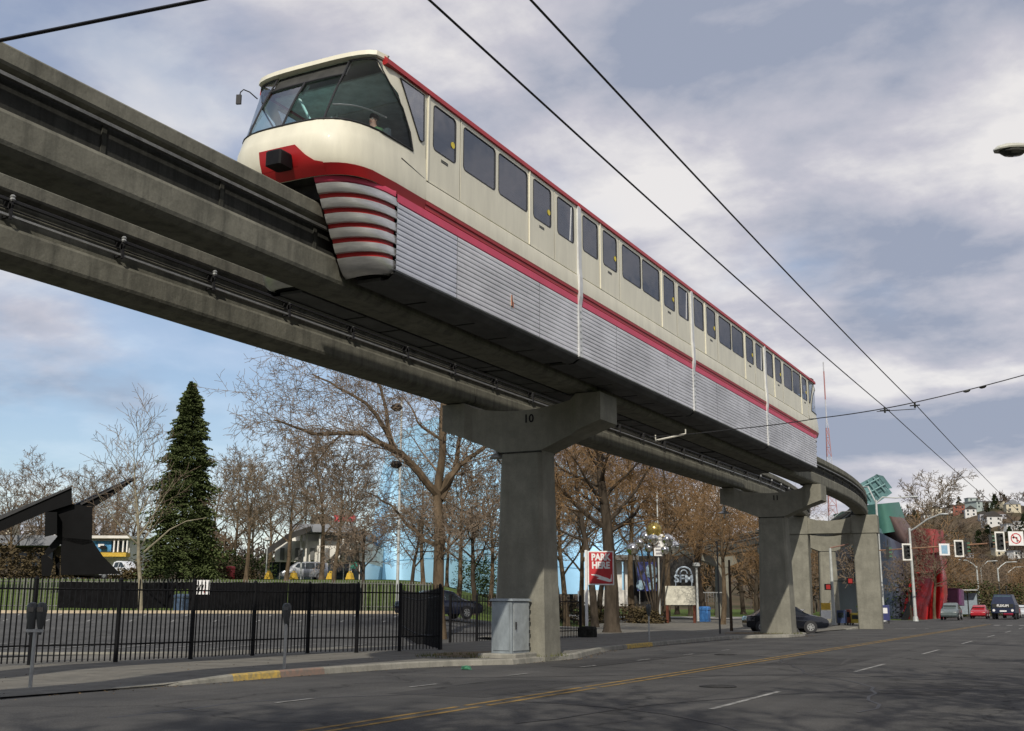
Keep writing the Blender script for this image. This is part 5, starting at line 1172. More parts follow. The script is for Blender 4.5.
# --- the large plane tree left of the nearest pier, limbs following the photograph
def hero():
    D = 51; base = gnd(439, D); base.z = .05; t = thing('bare_tree', base, 'large bare tree with a thick forked trunk and a long limb arching left', 'tree')
    bs = (MB(), MB()); rg = random.Random(11); P = dict(ROUND, rmin=.0085, rr=.42)
    def L(pts, dz): return [put(x, y, D+dz*i/(len(pts)-1))-base for i, (x, y) in enumerate(pts)]
    limbs = [(L([(440, 640), (439.5, 600), (440, 560), (441, 541), (439.5, 515), (438, 493), (442, 465), (443, 430), (444, 404), (446, 370), (452, 330)], 0), .27, .12, 10, 11, 60, 1.9, .55),
        (L([(438, 494), (427, 482), (413, 465), (402, 454), (385, 445), (363, 433), (342, 433), (313, 434), (292, 426), (274, 420)], -3.5), .20, .035, 7, 22, 55, 2.2, .2),
        (L([(395, 448), (386, 430), (377, 415), (366, 403), (349, 393), (330, 382), (312, 374)], -1), .12, .03, 6, 15, 50, 1.8, .1),
        (L([(392, 449), (388, 425), (384, 400), (376, 378), (372, 355)], 2.5), .12, .03, 6, 12, 50, 1.9, .1),
        (L([(439, 492), (449, 479), (459, 466), (470, 458), (488, 445), (505, 437)], 2), .20, .05, 7, 14, 52, 2.0, .2),
        (L([(441, 500), (452, 478), (458, 455), (462, 430), (470, 405), (474, 380)], 5), .16, .05, 6, 14, 52, 2.0, .2),
        (L([(440, 545), (425, 540), (408, 525), (392, 505), (378, 497), (362, 490)], 4), .10, .02, 5, 12, 52, 1.7, .1),
        (L([(441, 560), (452, 545), (466, 530), (480, 524)], -3), .06, .02, 5, 8, 52, 1.3, .1),
        (L([(443, 440), (430, 432), (418, 422), (410, 405), (398, 392)], 4), .09, .02, 5, 12, 50, 1.7, .1),
        (L([(344, 433), (330, 445), (318, 462), (308, 478)], -1), .06, .015, 5, 10, 48, 1.5, .1)]
    for pts, r0, r1, n, kids_, ang, ln, st in limbs:
        m_ = len(pts)-1; rads = [lerp(r0, r1, i/m_) for i in range(m_+1)]; 
        sp_ = []
        for i in range(m_):      # gentle wobble between the points
            sp_.append(pts[i]); mid = pts[i].lerp(pts[i+1], .5); k = .04*(pts[i+1]-pts[i]).length; sp_.append(mid+Vector((rg.uniform(-k, k), rg.uniform(-k, k), rg.uniform(-k, k))))
        sp_.append(pts[-1]); rr = [lerp(r0, r1, i/(len(sp_)-1))*rg.uniform(.95, 1.06) for i in range(len(sp_))]
        if r0 > .26: rr[0] *= 1.5; rr[1] *= 1.2; rr[6] *= 1.12
        btube(bs[0], sp_, rr, n)
        kids_ = int(kids_*.72)
        for k in range(kids_):
            t_ = st+(1-st)*(k+rg.random())/kids_; f = t_*m_; i = min(int(f), m_-1); q = pts[i].lerp(pts[i+1], f-i); ax = (pts[i+1]-pts[i]).normalized()
            u = ax.cross(Vector((.3, .5, .8))).normalized(); v = ax.cross(u); ph = k*2.4+rg.uniform(-.5, .5); a = R(ang*rg.uniform(.7, 1.2))
            d = (ax*math.cos(a)+(u*math.cos(ph)+v*math.sin(ph))*math.sin(a)+Vector((0, 0, .25))).normalized()
            grow(bs, q, d, ln*rg.uniform(.8, 1.5), max(.018, lerp(r0, r1, t_)*.26), 2, 5, rg, dict(P, up=[0, 0, .06, .02, -.02], n=[0, 0, 7, 5, 3], len=[.5, .5, .55, .55, .6]))
    bs[0].build('trunk', BARK, t, local=True, smooth=True); bs[1].build('crown', TWIG, t, local=True)
hero()
# --- young tree left of the conifer
p = gnd(142, 67.5)
def low_limb(bs, rg):
    pts = [Vector((0, 0, 3.6)), Vector((.6, .3, 4.2)), Vector((1.3, .6, 4.9)), Vector((2.2, 1.0, 5.4)), Vector((3.3, 1.5, 5.6))]; btube(bs[0], pts, [.06, .05, .04, .03, .015], 5)
make_tree('young_tree', 11.3, 4, SLIM, 'slim pale young tree with bare upright branches left of the conifer', PALEB, TWIG, loc=p, mx=3, base_r=.14, extra=low_limb)
# --- background trees: prototypes, then copies
protos = {}
def place(kind, px, D, h, label, rz=None, zoff=0, group='bare trees behind the parking lot', name=None):
    src, h0 = protos[kind]; p = gnd(px, D); p.z += zoff; rg = random.Random(int(px*7+D)); s = h/h0
    if src.get('used'): return copy_thing(src, p, rg.uniform(0, 6.28) if rz is None else rz, label, (s*rg.uniform(.92, 1.08), s*rg.uniform(.92, 1.08), s), group)
    src['used'] = 1; src.location = p; src.scale = (s, s, s); src['label'] = label; src['group'] = group
    return src
def proto(kind, name, h, seed, P, bark, twig, mx): protos[kind] = (make_tree(name, h, seed, P, 'tree', bark, twig, mx=mx), h)
proto('vase', 'bare_tree', 14, 21, dict(VASE, rmin=.02), BARK, TWIGG, 4); proto('vase2', 'bare_tree', 14, 37, dict(VASE, rmin=.02, ang=[50, 40, 40, 45]), BARK, TWIG, 4)
proto('round', 'bare_tree', 13, 5, dict(ROUND, rmin=.02), BARK2, TWIG, 4)
proto('weep', 'bare_tree', 14, 8, WEEP, BARK, TWIGR, 4); proto('weep2', 'bare_tree', 14, 18, dict(WEEP, ang=[55, 48, 45, 40]), BARK2, TWIGR, 4)
def topz(px, py, D): return put(px, py, D).z-gnd(px, D).z
BL = 'bare tree in the row behind the far fence, left of the conifer'; BR = 'bare grey-brown tree standing between the conifer and the large forked tree'
for kind, px, D, py, lab in (('vase', 8, 135, 470, BL), ('vase2', 34, 150, 466, BL), ('round', 58, 160, 474, BL), ('vase', 88, 165, 468, BL), ('vase2', 112, 150, 470, BL), ('round', -22, 140, 470, BL), ('vase2', 70, 190, 480, BL), ('vase', 128, 185, 478, BL),
      ('vase', 212, 140, 462, BR), ('vase2', 232, 150, 455, BR), ('vase', 268, 140, 462, BR), ('round', 250, 175, 470, BR), ('vase2', 303, 145, 470, BR), ('vase', 352, 150, 455, BR)):
    place(kind, px, D, topz(px, py, D), lab, group='bare trees behind the far fence' if lab == BL else 'bare trees beyond the parking lot')
place('vase', 246, 104, topz(246, 452, 104), 'bare tree with a leaning pale trunk left of the silver van')
place('vase2', 287, 106, topz(287, 440, 106), 'bare tree whose trunk hides the front of the silver van')
place('vase', 322, 112, topz(322, 425, 112), 'tall bare tree just right of the silver van')
place('round', 363, 76, topz(363, 478, 76), 'low spreading bare tree in front of the white hall, left of the tall lamp post', rz=1.0)
place('vase2', 334, 92, topz(334, 440, 92), 'bare tree rising before the white hall under the arching limb')
RT = 'bare tree on the lawn between the large forked tree and the nearest pier'
for kind, px, D, py in (('round', 412, 88, 470), ('vase', 424, 104, 455), ('vase2', 460, 90, 440), ('round', 476, 84, 450), ('vase', 492, 96, 455), ('vase', 448, 112, 470)):
    place(kind, px, D, topz(px, py, D), RT, group='bare trees in front of the blue building')
place('vase2', 568, 84, topz(568, 440, 84), 'thin dark trunked tree just right of the nearest pier'); place('vase', 583, 92, topz(583, 440, 92), 'thin bare tree left of the red PARK HERE sign')
a = gnd(613, 60); a.z = .02
make_tree('bare_tree', 15.5, 61, dict(WEEP, n=[22, 9, 7, 4], rmin=.010), 'massive brown-twigged tree with a thick dark trunk right of the red sign', BARK2, TWIGR, loc=a, mx=4, base_r=.42)
place('weep', 633, 92, 17, 'brown-twigged tree with a pale trunk between the red sign and the banner pole')
place('weep2', 596, 78, 16, 'bare tree rising directly behind the red PARK HERE sign')
place('weep', 668, 96, 17, 'brown tree whose trunk stands beside the banner pole'); place('weep2', 704, 116, 17, 'brown tree beside the neon logo wall')
place('weep2', 697, 104, 17, 'brown tree behind the post with the small box'); place('weep', 724, 84, 11.5, 'brown tree with a pale trunk left of the second pier')
WL = 'brown-twigged tree in the dense grove between the first and second piers'
proto('far', 'bare_tree', 16, 44, dict(WEEP, n=[14, 8, 7], rmin=.03, start=[.15, .15, .1]), BARK2, TWIGR, 3); proto('far2', 'bare_tree', 16, 45, dict(WEEP, n=[15, 8, 6], rmin=.03, start=[.18, .15, .1], ang=[50, 45, 45]), BARK2, TWIG, 3)
for i in range(26):
    px = 520+i*13.2; D = 172+(i*37 % 60); place(('far', 'far2')[i % 2] if i % 5 else 'far', px, D, (19+(i*7 % 5)) if px < 800 else 15, WL, group='dense grove of brown-twigged trees')
for px, D, h in ((545, 112, 16), (560, 120, 17), (765, 122, 13), (790, 135, 14), (600, 108, 16)): place('weep2', px, D, h, 'brown-twigged tree standing in front of the dense grove', group='trees before the dense grove')
AV = 'brown bare tree along the left side of the avenue beyond the crossing'
proto('low', 'bare_tree', 13, 71, LOW, BARK2, TWIGR, 3); proto('low2', 'bare_tree', 13, 72, dict(LOW, n=[11, 8, 8]), BARK2, TWIG, 3)
rg = random.Random(9)
for i in range(46):
    D = 150+i*5.0; px = rg.choice((rg.uniform(868, 1035), rg.uniform(905, 1035))); place(rg.choice(('low', 'low2', 'low')), px, D, min(16, topz(px, (rg.uniform(505, 545) if px < 948 else rg.uniform(556, 575)), D)), AV, group='bare trees beyond the crossing')
place('vase', 938, 230, topz(938, 474, 230), 'tallest thin bare tree rising behind the red building'); place('vase2', 935, 133, topz(935, 522, 133), 'bare tree with a dark trunk standing in front of the red shells'); place('round', 912, 134, topz(912, 535, 134), 'bare tree in front of the slate wall left of the red shells')
# street trees beside the photographer, whose shadows fall on the road
ST = 'bare street tree on the near sidewalk behind the photographer'
protos['street'] = (make_tree('bare_tree', 15, 91, dict(VASE, n=[15, 7, 5, 4], rmin=.028, rr=.62, ang=[52, 42, 42, 45]), ST, BARK, TWIG, loc=(8, -34, .1), mx=4, base_r=.38), 15)
protos['street'][0]['group'] = 'street trees behind the photographer'
for x, y, h, k in ((3.6, -5, 16, 'vase2'), (-1.5, -12, 20, 'vase2'), (6.2, 7, 13, 'vase'), (7.3, 15, 14, 'vase2'), (7.0, 25, 14, 'vase'), (-9, -20, 20, 'vase'), (7.6, 34, 14, 'vase2'), (-15, -27, 18, 'vase'), (3, -14, 20, 'round'), (2.6, -7, 17, 'vase2'), (7.0, 10.5, 14, 'vase2'), (-5, -15, 18, 'round'), (1.5, -18, 20, 'vase')):
    src, h0 = protos['street']; copy_thing(src, (x, y, .1), x*3+y, ST, h/h0, 'street trees behind the photographer')
# --- conifer
def conifer(px, D, h, R0, label, seed=2):
    p = gnd(px, D); t = thing('conifer', p, label, 'conifer'); rg = random.Random(seed)
    b = MB(); b.tube([Vector((0, 0, -.4)), Vector((0, 0, h*.5)), Vector((0, 0, h*.98))], [.38, .22, .03], 8); b.build('trunk', BARK2, t, local=True)
    b = MB(); n = 1700
    for i in range(n):
        f = (i/n)**.85; z = h*(.02+.96*f); env = R0*(1-f)**.60*(1+.16*math.sin(z*2.3)+.1*math.sin(z*5.1))+.04; a = i*2.399+rg.uniform(-.3, .3); rr = env*rg.uniform(.68, 1.08)
        d = Vector((math.cos(a), math.sin(a), 0)); sd = Vector((-d.y, d.x, 0)); base = d*(rr*.35)+Vector((0, 0, z+.25*rr*.3)); tip = d*rr+Vector((0, 0, z-.30*rr*.5+rg.uniform(-.2, .2)))
        ns = 5; 
        for k in range(ns):
            q = base.lerp(tip, (k+1)/ns); wd = (.28+.30*(1-k/ns))*(.5+.6*(1-f))*rg.uniform(.7, 1.3)
            for s_ in (-1, 1):
                e_ = q+sd*s_*wd+d*wd*.5+Vector((0, 0, -wd*rg.uniform(.2, .8))); m2 = q.lerp(e_, .5)+Vector((0, 0, .10))
                b.add([q-d*.14, m2-d*.10+Vector((0, 0, .03)), e_, m2+d*.14-Vector((0, 0, .05))], [(0, 1, 2), (0, 2, 3)])
    b.build('foliage', mat('conifer_green', (.12, .15, .06), .9, var=.3, scale=.9, col2=(.05, .065, .025)), t, local=True)
conifer(180, 108, topz(180, 379, 108), 3.8, 'tall dark green narrow conifer on the lawn beside the young tree')
# --- evergreen shrubs
SHR = mat('shrub_green', (.05, .075, .02), .9, var=.3, scale=1.5, col2=(.02, .03, .01)); SHR2 = mat('shrub_brown', (.11, .085, .045), .95, var=.3, scale=1.5)
def shrub(px, D, w_, h, m, label, seed, group='shrubs around the lawn', n=1100):
    p = gnd(px, D); rg = random.Random(seed); b = MB()
    for i in range(n):
        a = rg.uniform(0, 6.28); v = rg.random()**.5; z = rg.random(); rr = w_/2*v*math.sqrt(max(0, 1-(z*.9)**2.2))*(1+.25*math.sin(3*a+seed)); c = Vector((math.cos(a)*rr, math.sin(a)*rr, z*h*(1+.15*math.sin(2*a))))
        s = rg.uniform(.07, .17)*max(1, w_/5); u = Vector((rg.uniform(-1, 1), rg.uniform(-1, 1), rg.uniform(-.4, .8))).normalized()*s; v2 = u.cross(Vector((rg.uniform(-1, 1), rg.uniform(-1, 1), 1))).normalized()*s*.6
        b.add([c-u, c+v2, c+u, c-v2], [(0, 1, 2, 3)])
    o = b.build('shrub', m, local=True); o.location = p; return tag(o, label, 'shrub', group)
SL = 'dark green shrub on the rise between the conifer and the bare trees'
for i, (px, D, w_, h, m) in enumerate(((205, 122, 6, 3.4, SHR), (222, 126, 5, 3.0, SHR), (196, 116, 4, 2.6, SHR), (240, 128, 5, 3.2, SHR), (257, 130, 5, 2.8, SHR))): shrub(px, D, w_, h, m, SL, i)
for i, (px, D, w_, h, m) in enumerate(((148, 112, 5, 2.0, SHR2), (128, 108, 3, .9, SHR2), (215, 116, 4, 1.4, SHR2), (240, 120, 4, 1.2, SHR2))): shrub(px, D, w_, h, m, 'low brown shrub at the foot of the rise near the conifer', i+20)
for i, (px, D, w_, h) in enumerate(((470, 128, 4, 3.6), (492, 130, 4, 4.6), (484, 129, 3, 4))): shrub(px, D, w_, h, SHR, 'dark green shrub against the foot of the blue building', i+30)
for i, (px, D, w_, h) in enumerate(((566, 96, 6, 1.6), (640, 92, 5, 1.5), (650, 88, 3, 1.2), (600, 98, 5, 1.4))): shrub(px, D, w_, h, SHR2, 'low brown shrub on the lawn behind the red sign', i+40)
for i, (px, D, w_, h) in enumerate(((20, 128, 8, 3.2), (-12, 126, 8, 4), (48, 132, 7, 2.6))): shrub(px, D, w_, h, SHR2, 'brown shrub in front of the low dark building at the left edge', i+50)
for i in range(14): shrub(885+i*11, 128+i*5 if i > 2 else 150, 8, 4.6, SHR2 if i % 3 else SHR, 'tangled shrub beyond the crossing', i+70, 'shrubs beyond the crossing')
# ================================================================== buildings
def bpart(t, name, m, x0, x1, y0, y1, D0, D1):
    """upright block given by image columns/rows at depth D0 (front) to D1 (back)"""
    a, c = put(x0, y1, D0), put(x1, y1, D0); z0, z1 = put((x0+x1)/2, y1, D0).z, put((x0+x1)/2, y0, D0).z; n = Vector((-RY, RX, 0))*(D1-D0)
    b = MB(); b.loft([[(q.x, q.y, z0) for q in (a, c, c+n, a+n)], [(q.x, q.y, z1) for q in (a, c, c+n, a+n)]]); return b.build(name, m, t)
WH = mat('off_white_wall', (.74, .72, .66), .8, var=.1, scale=.5); GRW = mat('grey_wall', (.18, .18, .175), .8, var=.15, scale=.5); DKW = mat('dark_wall', (.05, .048, .045), .85, var=.2, scale=.4); ROOFG = mat('grey_roof', (.22, .23, .25), .7, var=.15, scale=.5)
# white hall
t = thing('hall', gnd(318, 136), 'white hall with slanting dark roof braces and a red rooftop sign, behind the silver van', 'hall')
bpart(t, 'wall', WH, 276, 366, 541, 562, 136, 160); bpart(t, 'roof', ROOFG, 290, 352, 524, 532, 134, 160); bpart(t, 'upper_wall', WH, 292, 350, 532, 541.2, 138, 160)
gf = bpart(t, 'glass_front', DGL, 270, 366, 562.2, 584, 136.5, 158)
for k in range(12): bpart(t, 'mullion', WH if k > 6 else GRW, 272+k*8, 272.7+k*8, 562, 584, 136.2, 136.4)
for x in (300.5, 306, 319.5, 343, 290): bpart(t, 'column', WH, x, x+1.4, 534, 562, 135, 135.6)
for k in range(11): bpart(t, 'window', GRW, 281+k*7.5, 285+k*7.5, 548+k % 2, 560, 135.7, 135.95) if k not in (3, 7) else None
for pts in ([(266, 556), (266, 550), (290, 533), (312, 526), (312, 531), (292, 539)], [(330, 566), (330, 560), (350, 538), (366, 530), (366, 536), (352, 544)]):
    A = [put(x, y, 133) for x, y in pts]; B = [put(x, y, 135) for x, y in pts]; b = MB(); b.loft([A, B]); b.build('roof_brace', DKW, t)
bpart(t, 'red_sign', mat('rooftop_red', (.45, .05, .06), .6), 335, 356, 515, 521.5, 140, 141); bpart(t, 'sign_frame', GRW, 338, 339, 521.5, 532, 140, 140.3); bpart(t, 'sign_frame', GRW, 352, 353, 521.5, 532, 140, 140.3)
bpart(t, 'rooftop_room', mat('tan_wall', (.30, .25, .18), .8), 312, 326, 514, 524.2, 150, 156)
# low dark building far left
t = thing('low_building', gnd(10, 140), 'low dark building with a pale grey roof at the left edge', 'building')
bpart(t, 'wall', mat('brown_wall', (.09, .075, .06), .85, var=.2, scale=.5), -120, 62, 545, 574, 140, 160); bpart(t, 'roof', ROOFG, -125, 65, 535, 545.2, 137, 162)
for k in range(6): bpart(t, 'window', DGL, -20+k*13, -12+k*13, 552, 566, 139.6, 139.9)
# mural shop
t = thing('shop', gnd(110, 142), 'pale shop front with a blue mural and yellow awning behind the pickup truck', 'shop')
bpart(t, 'wall', WH, 88, 129, 538, 574, 142, 152); bpart(t, 'cornice', WH, 86, 131, 535.5, 538.2, 140.5, 153); bpart(t, 'mural', mat('mural_blue', (.05, .25, .50), .6, var=.5, scale=.8), 92, 112, 541, 551.5, 141.5, 141.9)
bpart(t, 'mural_figure', WHITE, 99, 105, 544, 547, 141.3, 141.45); bpart(t, 'mural_figure', BLACKP, 101, 107, 545.5, 549, 141.1, 141.28)
bpart(t, 'awning', YEL, 90, 127, 552.5, 556.5, 139.8, 141.4); bpart(t, 'window', DGL, 113, 128, 541, 551.5, 141.5, 141.8)
for x in (114, 118, 123, 127): bpart(t, 'column', WHITE, x, x+1.2, 540, 552, 140.9, 141.2)
# blue museum
t = thing('museum', gnd(500, 150), 'huge sky blue curved museum building seen through the bare trees', 'museum')
BL_ = mat('sky_blue_panels', (.34, .60, .80), .5, .1, var=.06, scale=.12); n = 40; rows = []
for j in range(11):
    f = j/10; row = []
    for i in range(n+1):
        g = i/n; px = lerp(368+20*f**1.6, 668-30*f, g); top = lerp(446, 416, (g/.2)**.6) if g < .2 else lerp(416, 500, ((g-.2)/.8)**1.2)
        py = lerp(594, top, f); D = 150+5*math.sin(g*9.0+f*1.8)+(10*f**2.2)+4*math.sin(g*21)*(1-f)*.4+ (6 if g < .03 else 0); row.append(put(px, py, D))
    rows.append(row)
b = MB(); b.grid(rows); 
back = [[q+Vector((-RY*26, RX*26, 0)) for q in rows[-1]]]; b.grid([rows[-1]]+back); b.grid([[r_[0] for r_ in rows], [r_[0]+Vector((-RY*26, RX*26, 0)) for r_ in rows]]); b.grid([[r_[-1] for r_ in rows], [r_[-1]+Vector((-RY*26, RX*26, 0)) for r_ in rows]])
b.build('shell', BL_, t, smooth=True)
for j in (2, 4, 6, 8): b = MB(); b.tube([q+Vector((RY*.05, -RX*.05, 0)) for q in rows[j]], .05, 4); b.build('seam', mat('blue_seam', (.14, .34, .52), .5), t)
# museum entrance wing with posters
t = thing('entrance_wing', gnd(660, 128), 'dark museum entrance wall with blue posters and a white neon logo', 'entrance')
bpart(t, 'wall', DKW, 636, 700, 556, 606, 128, 140); bpart(t, 'wall', WH, 586, 634, 590, 606, 127, 140); bpart(t, 'pillar', WH, 617, 624, 560, 606, 125, 126); bpart(t, 'pillar', WH, 627, 632, 560, 606, 125, 126); bpart(t, 'canopy', GRW, 610, 640, 555, 560, 123, 128)
POS = mat('poster_blue', (.05, .07, .30), .5, var=.6, scale=.7)
for x0, x1 in ((639, 646.5), (647, 658)): bpart(t, 'poster', POS, x0, x1, 562, 591, 126.5, 126.8)
PF = mat('poster_pale_blue', (.35, .50, .60), .5, var=.3, scale=2)
b = MB(); c = put(652, 571, 126.3); b.ball(c, .75, 10, 7, sy=.08); b.build('poster_print', PF, t); 
for px, py, r_ in ((642, 585, .55), (653, 586, .45), (656, 580, .3)): b = MB(); b.ball(put(px, py, 126.3), r_, 8, 6, sy=.1); b.build('poster_print', PF, t)
for x in (641, 656): bpart(t, 'poster_leg', STEEL, x, x+.6, 591, 604, 126, 126.2)
NEON = mat('neon_white', (.62, .72, .80), .4)
rp_ = Vector(t.location); a = put(685, 579, 126.4); text('SFM', 1.15, .03, NEON, t, a-rp_, (math.pi/2, 0, PHI), bold=.03, sx=1.1)
b = MB(); b.tube([put(685+7.5*math.cos(R(k)), 574-7*math.sin(R(k)), 126.4) for k in range(0, 181, 15)], .09, 5); b.tube([put(685+3.5*math.cos(R(k)), 574-4*math.sin(R(k)), 126.4) for k in range(0, 181, 20)], .06, 5); b.build('logo_arc', NEON, t)
for x in (677, 693): b = MB(); b.tube([put(x, 574, 126.4), put(x, 588, 126.4)], .05, 4); b.build('logo_frame', NEON, t)
bpart(t, 'railing', STEEL, 690, 728, 592, 593, 122, 122.1)
for k in range(14): bpart(t, 'baluster', STEEL, 690+k*2.8, 690.4+k*2.8, 593, 602, 122, 122.05)
# mirrored spheres
MIR = mat('mirror_steel', (.75, .75, .72), .08, 1, var=.02); GOLD = mat('gold_sphere', (.55, .42, .12), .25, .8)
t = thing('sphere_sculpture', gnd(657, 88), 'cluster of mirrored spheres and one gold sphere on dark stems before the entrance', 'sculpture')
b0 = gnd(657, 88)
for i, (px, py, r_) in enumerate(((655, 530, .62), (647, 537, .5), (654, 539, .45), (668, 540, .5), (674, 546.5, .5), (634, 549, .5), (641, 543, .4), (661, 545, .4), (650, 548, .35), (666, 550, .35))):
    c = put(px, py, 88+.5*math.sin(i*2)); b = MB(); b.ball(c, r_, 14, 9, 1, 1, 1); b.build('sphere', GOLD if i == 0 else MIR, t, smooth=True)
    b = MB(); b.tube([c, Vector((lerp(c.x, b0.x, .5), lerp(c.y, b0.y, .5), c.z*.5)), b0], .06, 5); b.build('stem', BARK2, t)
# red and teal museum wing right of the frame
t = thing('museum_wing', gnd(930, 150), 'museum wing with bright red swooping shells below green and teal glass', 'museum')
REDS = mat('bright_red_shell', (.46, .018, .02), .4, .2, var=.06, scale=.2, coat=.4); TEAL = mat('teal_glass', (.13, .25, .25), .25, .2, var=.3, scale=.3); GRN = mat('green_shell', (.08, .21, .165), .35, .3, var=.12, scale=.2); SLATE = mat('slate_shell', (.12, .14, .19), .35, .4, var=.15, scale=.15)
def shell(name, m, left, right, D, bulge=3, depth=8):
    """curved sheet between a left and a right outline (lists of (px,py) of equal length)"""
    rows = []; n = 10
    for (x0, y0), (x1, y1) in zip(left, right): rows.append([put(lerp(x0, x1, k/n), lerp(y0, y1, k/n), D-bulge*math.sin(math.pi*k/n)) for k in range(n+1)])
    nn = Vector((-RY*depth, RX*depth, 0)); b = MB(); b.grid(rows); b.grid([[q+nn for q in r_] for r_ in rows]); 
    for e_ in ([r_[0] for r_ in rows], [r_[-1] for r_ in rows], rows[0], rows[-1]): b.grid([e_, [q+nn for q in e_]])
    return b.build(name, m, t, smooth=True)
shell('red_shell', REDS, [(933, 573), (931, 582), (928, 594), (923, 606), (922, 621)], [(936, 571), (938, 582), (939, 594), (938, 606), (935, 621)], 138, 2)
shell('red_shell', REDS, [(939, 552), (939, 560), (938, 577), (938, 595), (937, 622)], [(942, 552), (944, 560), (948, 577), (949, 595), (945, 622)], 137, 2)
None if True else shell('red_shell', REDS, [(950, 572), (950, 580), (951, 590), (952, 600)], [(955, 574), (957, 582), (960, 590), (960, 604)], 140, 2)
shell('red_shell', mat('dull_red_shell', (.28, .05, .045), .5, var=.1, scale=.2), [(921, 528), (923, 548), (926, 565)], [(944, 530), (948, 548), (948, 568)], 146, 2)
shell('purple_shell', mat('purple_shell', (.16, .06, .14), .4, .2), [(957, 588), (957, 604)], [(965, 590), (966, 606)], 144, 1)
shell('slate_shell', SLATE, [(876, 530), (878, 560), (880, 600), (880, 622)], [(905, 545), (915, 565), (921, 600), (922, 622)], 147, 3, 20)
shell('slate_shell', mat('brown_slate_shell', (.16, .11, .10), .4, .3, var=.15, scale=.15), [(880, 515), (886, 530), (905, 550)], [(905, 518), (925, 545), (935, 575)], 149, 2, 20)
shell('green_shell', GRN, [(868, 505), (870, 520), (872, 535)], [(900, 502), (905, 516), (908, 530)], 150, 3, 16)
shell('green_shell', mat('grey_teal_shell', (.16, .26, .28), .35, .3, var=.12, scale=.2), [(866, 520), (868, 545)], [(884, 530), (896, 560)], 148, 2, 8)
b = MB(); 
for pts in ([(858, 485), (878, 474), (888, 488), (868, 502)], [(876, 474), (884, 476), (893, 488), (888, 489)], [(864, 499), (889, 488), (893, 493), (872, 507)]):
    A = [put(x, y, 152) for x, y in pts]; B = [put(x, y, 158) for x, y in pts]; b.loft([A, B])
b.build('glass_roof', TEAL, t)
for x0, y0, x1, y1 in ((862, 484, 872, 500), (868, 480, 880, 496), (874, 477, 886, 491), (859, 489, 880, 478), (864, 496, 886, 484)): b = MB(); b.tube([put(x0, y0, 151.7), put(x1, y1, 151.7)], .10, 4); b.build('roof_bar', mat('teal_bar', (.22, .36, .36), .4), t)
a = [put(904, 621, 134), put(909, 621, 134), put(919, 592, 134), put(915, 592, 134)]; b = MB(); b.loft([a, [q+Vector((-RY*.6, RX*.6, 0)) for q in a]]); b.build('slanting_prop', BLACKP, t)
# lawn yellow markers
for i, px in enumerate((269, 294, 331, 350.5)):
    p = gnd(px, 112); w_ = .34; b = MB(); t = thing('floor_sign', p, ['leftmost', 'second', 'third', 'rightmost'][i]+' of the four yellow marker blocks along the top of the lawn', 'marker', 'yellow marker blocks on the lawn')
    b.loft([[(p.x-w_, p.y-.3, p.z), (p.x+w_, p.y-.3, p.z), (p.x+w_, p.y+.3, p.z), (p.x-w_, p.y+.3, p.z)], [(p.x-w_*.6, p.y-.2, p.z+.62), (p.x+w_*.6, p.y-.2, p.z+.62), (p.x+w_*.6, p.y+.2, p.z+.62), (p.x-w_*.6, p.y+.2, p.z+.62)]]); b.build('body', YEL, t)
    b = MB(); b.tube([p+Vector((-.15, 0, .62)), p+Vector((-.12, 0, .75)), p+Vector((.12, 0, .75)), p+Vector((.15, 0, .62))], .05, 5); b.build('handle', YEL, t)
for px, lab in ((302, 'dark traffic signal on a post left of the silver van'), (351, 'dark traffic signal with a green sign on a post before the white hall')):
    p = gnd(px-1, 118); t = thing('signal_post', p, lab, 'traffic signal'); b = MB(); b.tube([p, Vector((p.x, p.y, put(px, 548, 118).z))], .09, 6); b.build('post', POLE, t)
    b = MB(); b.obox(put(px, 556, 118), (.5, .4, 1.2), PHI); b.build('housing', SIGM, t)
    if px > 320: b = MB(); b.obox(put(px+4, 565, 118), (.7, .08, .7), PHI); b.build('green_sign', mat('sign_green', (.03, .3, .22), .5), t)
# ================================================================== hill, houses, tower
def ridge(px):
    T_ = [(-600, 560), (0, 556), (120, 552), (300, 556), (600, 560), (780, 558), (850, 545), (900, 522), (950, 512), (1000, 505), (1060, 508), (1300, 515)]
    for (a, p), (c, q_) in zip(T_, T_[1:]):
        if a <= px <= c: return lerp(p, q_, ss(a, c, px))
    return 560
def hillz(px, D): return -.3+(put(px, ridge(px), 950).z+.3)*ss(380, 980, D)**.9
rows = []
for D in frange(380, 1000, 40)+[1100, 1250]:
    rows.append([])
    for i in range(90):
        px = lerp(-500, 1500, i/89); p = put(px, 604, D); wv = 4*math.sin(px*.031+D*.01)*ss(420, 700, D); rows[-1].append((p.x, p.y, hillz(px, D)+wv-(max(0, D-980)*.05)))
b = MB(); b.grid(rows); tag(b.build('hill', mat('hill_brush', (.105, .075, .05), .95, var=.3, scale=.02, col2=(.05, .05, .025)), smooth=True), kind='structure')
def hill_pt(px, py):
    D = 400
    while D < 980:
        z = hillz(px, D)+4*math.sin(px*.031+D*.01)*ss(420, 700, D)
        if put(px, py, D).z <= z: break
        D += 4
    p = put(px, 604, D); p.z = z; return p, D
def far_tree_mesh(seed, P, h):
    bs = (MB(), MB()); grow(bs, Vector((0, 0, 0)), Vector((0, 0, 1)), h*P['tl'], h*.02, 0, 3, random.Random(seed), P); m_ = MB(); m_.add(bs[0].v, bs[0].f); m_.add(bs[1].v, bs[1].f); return m_
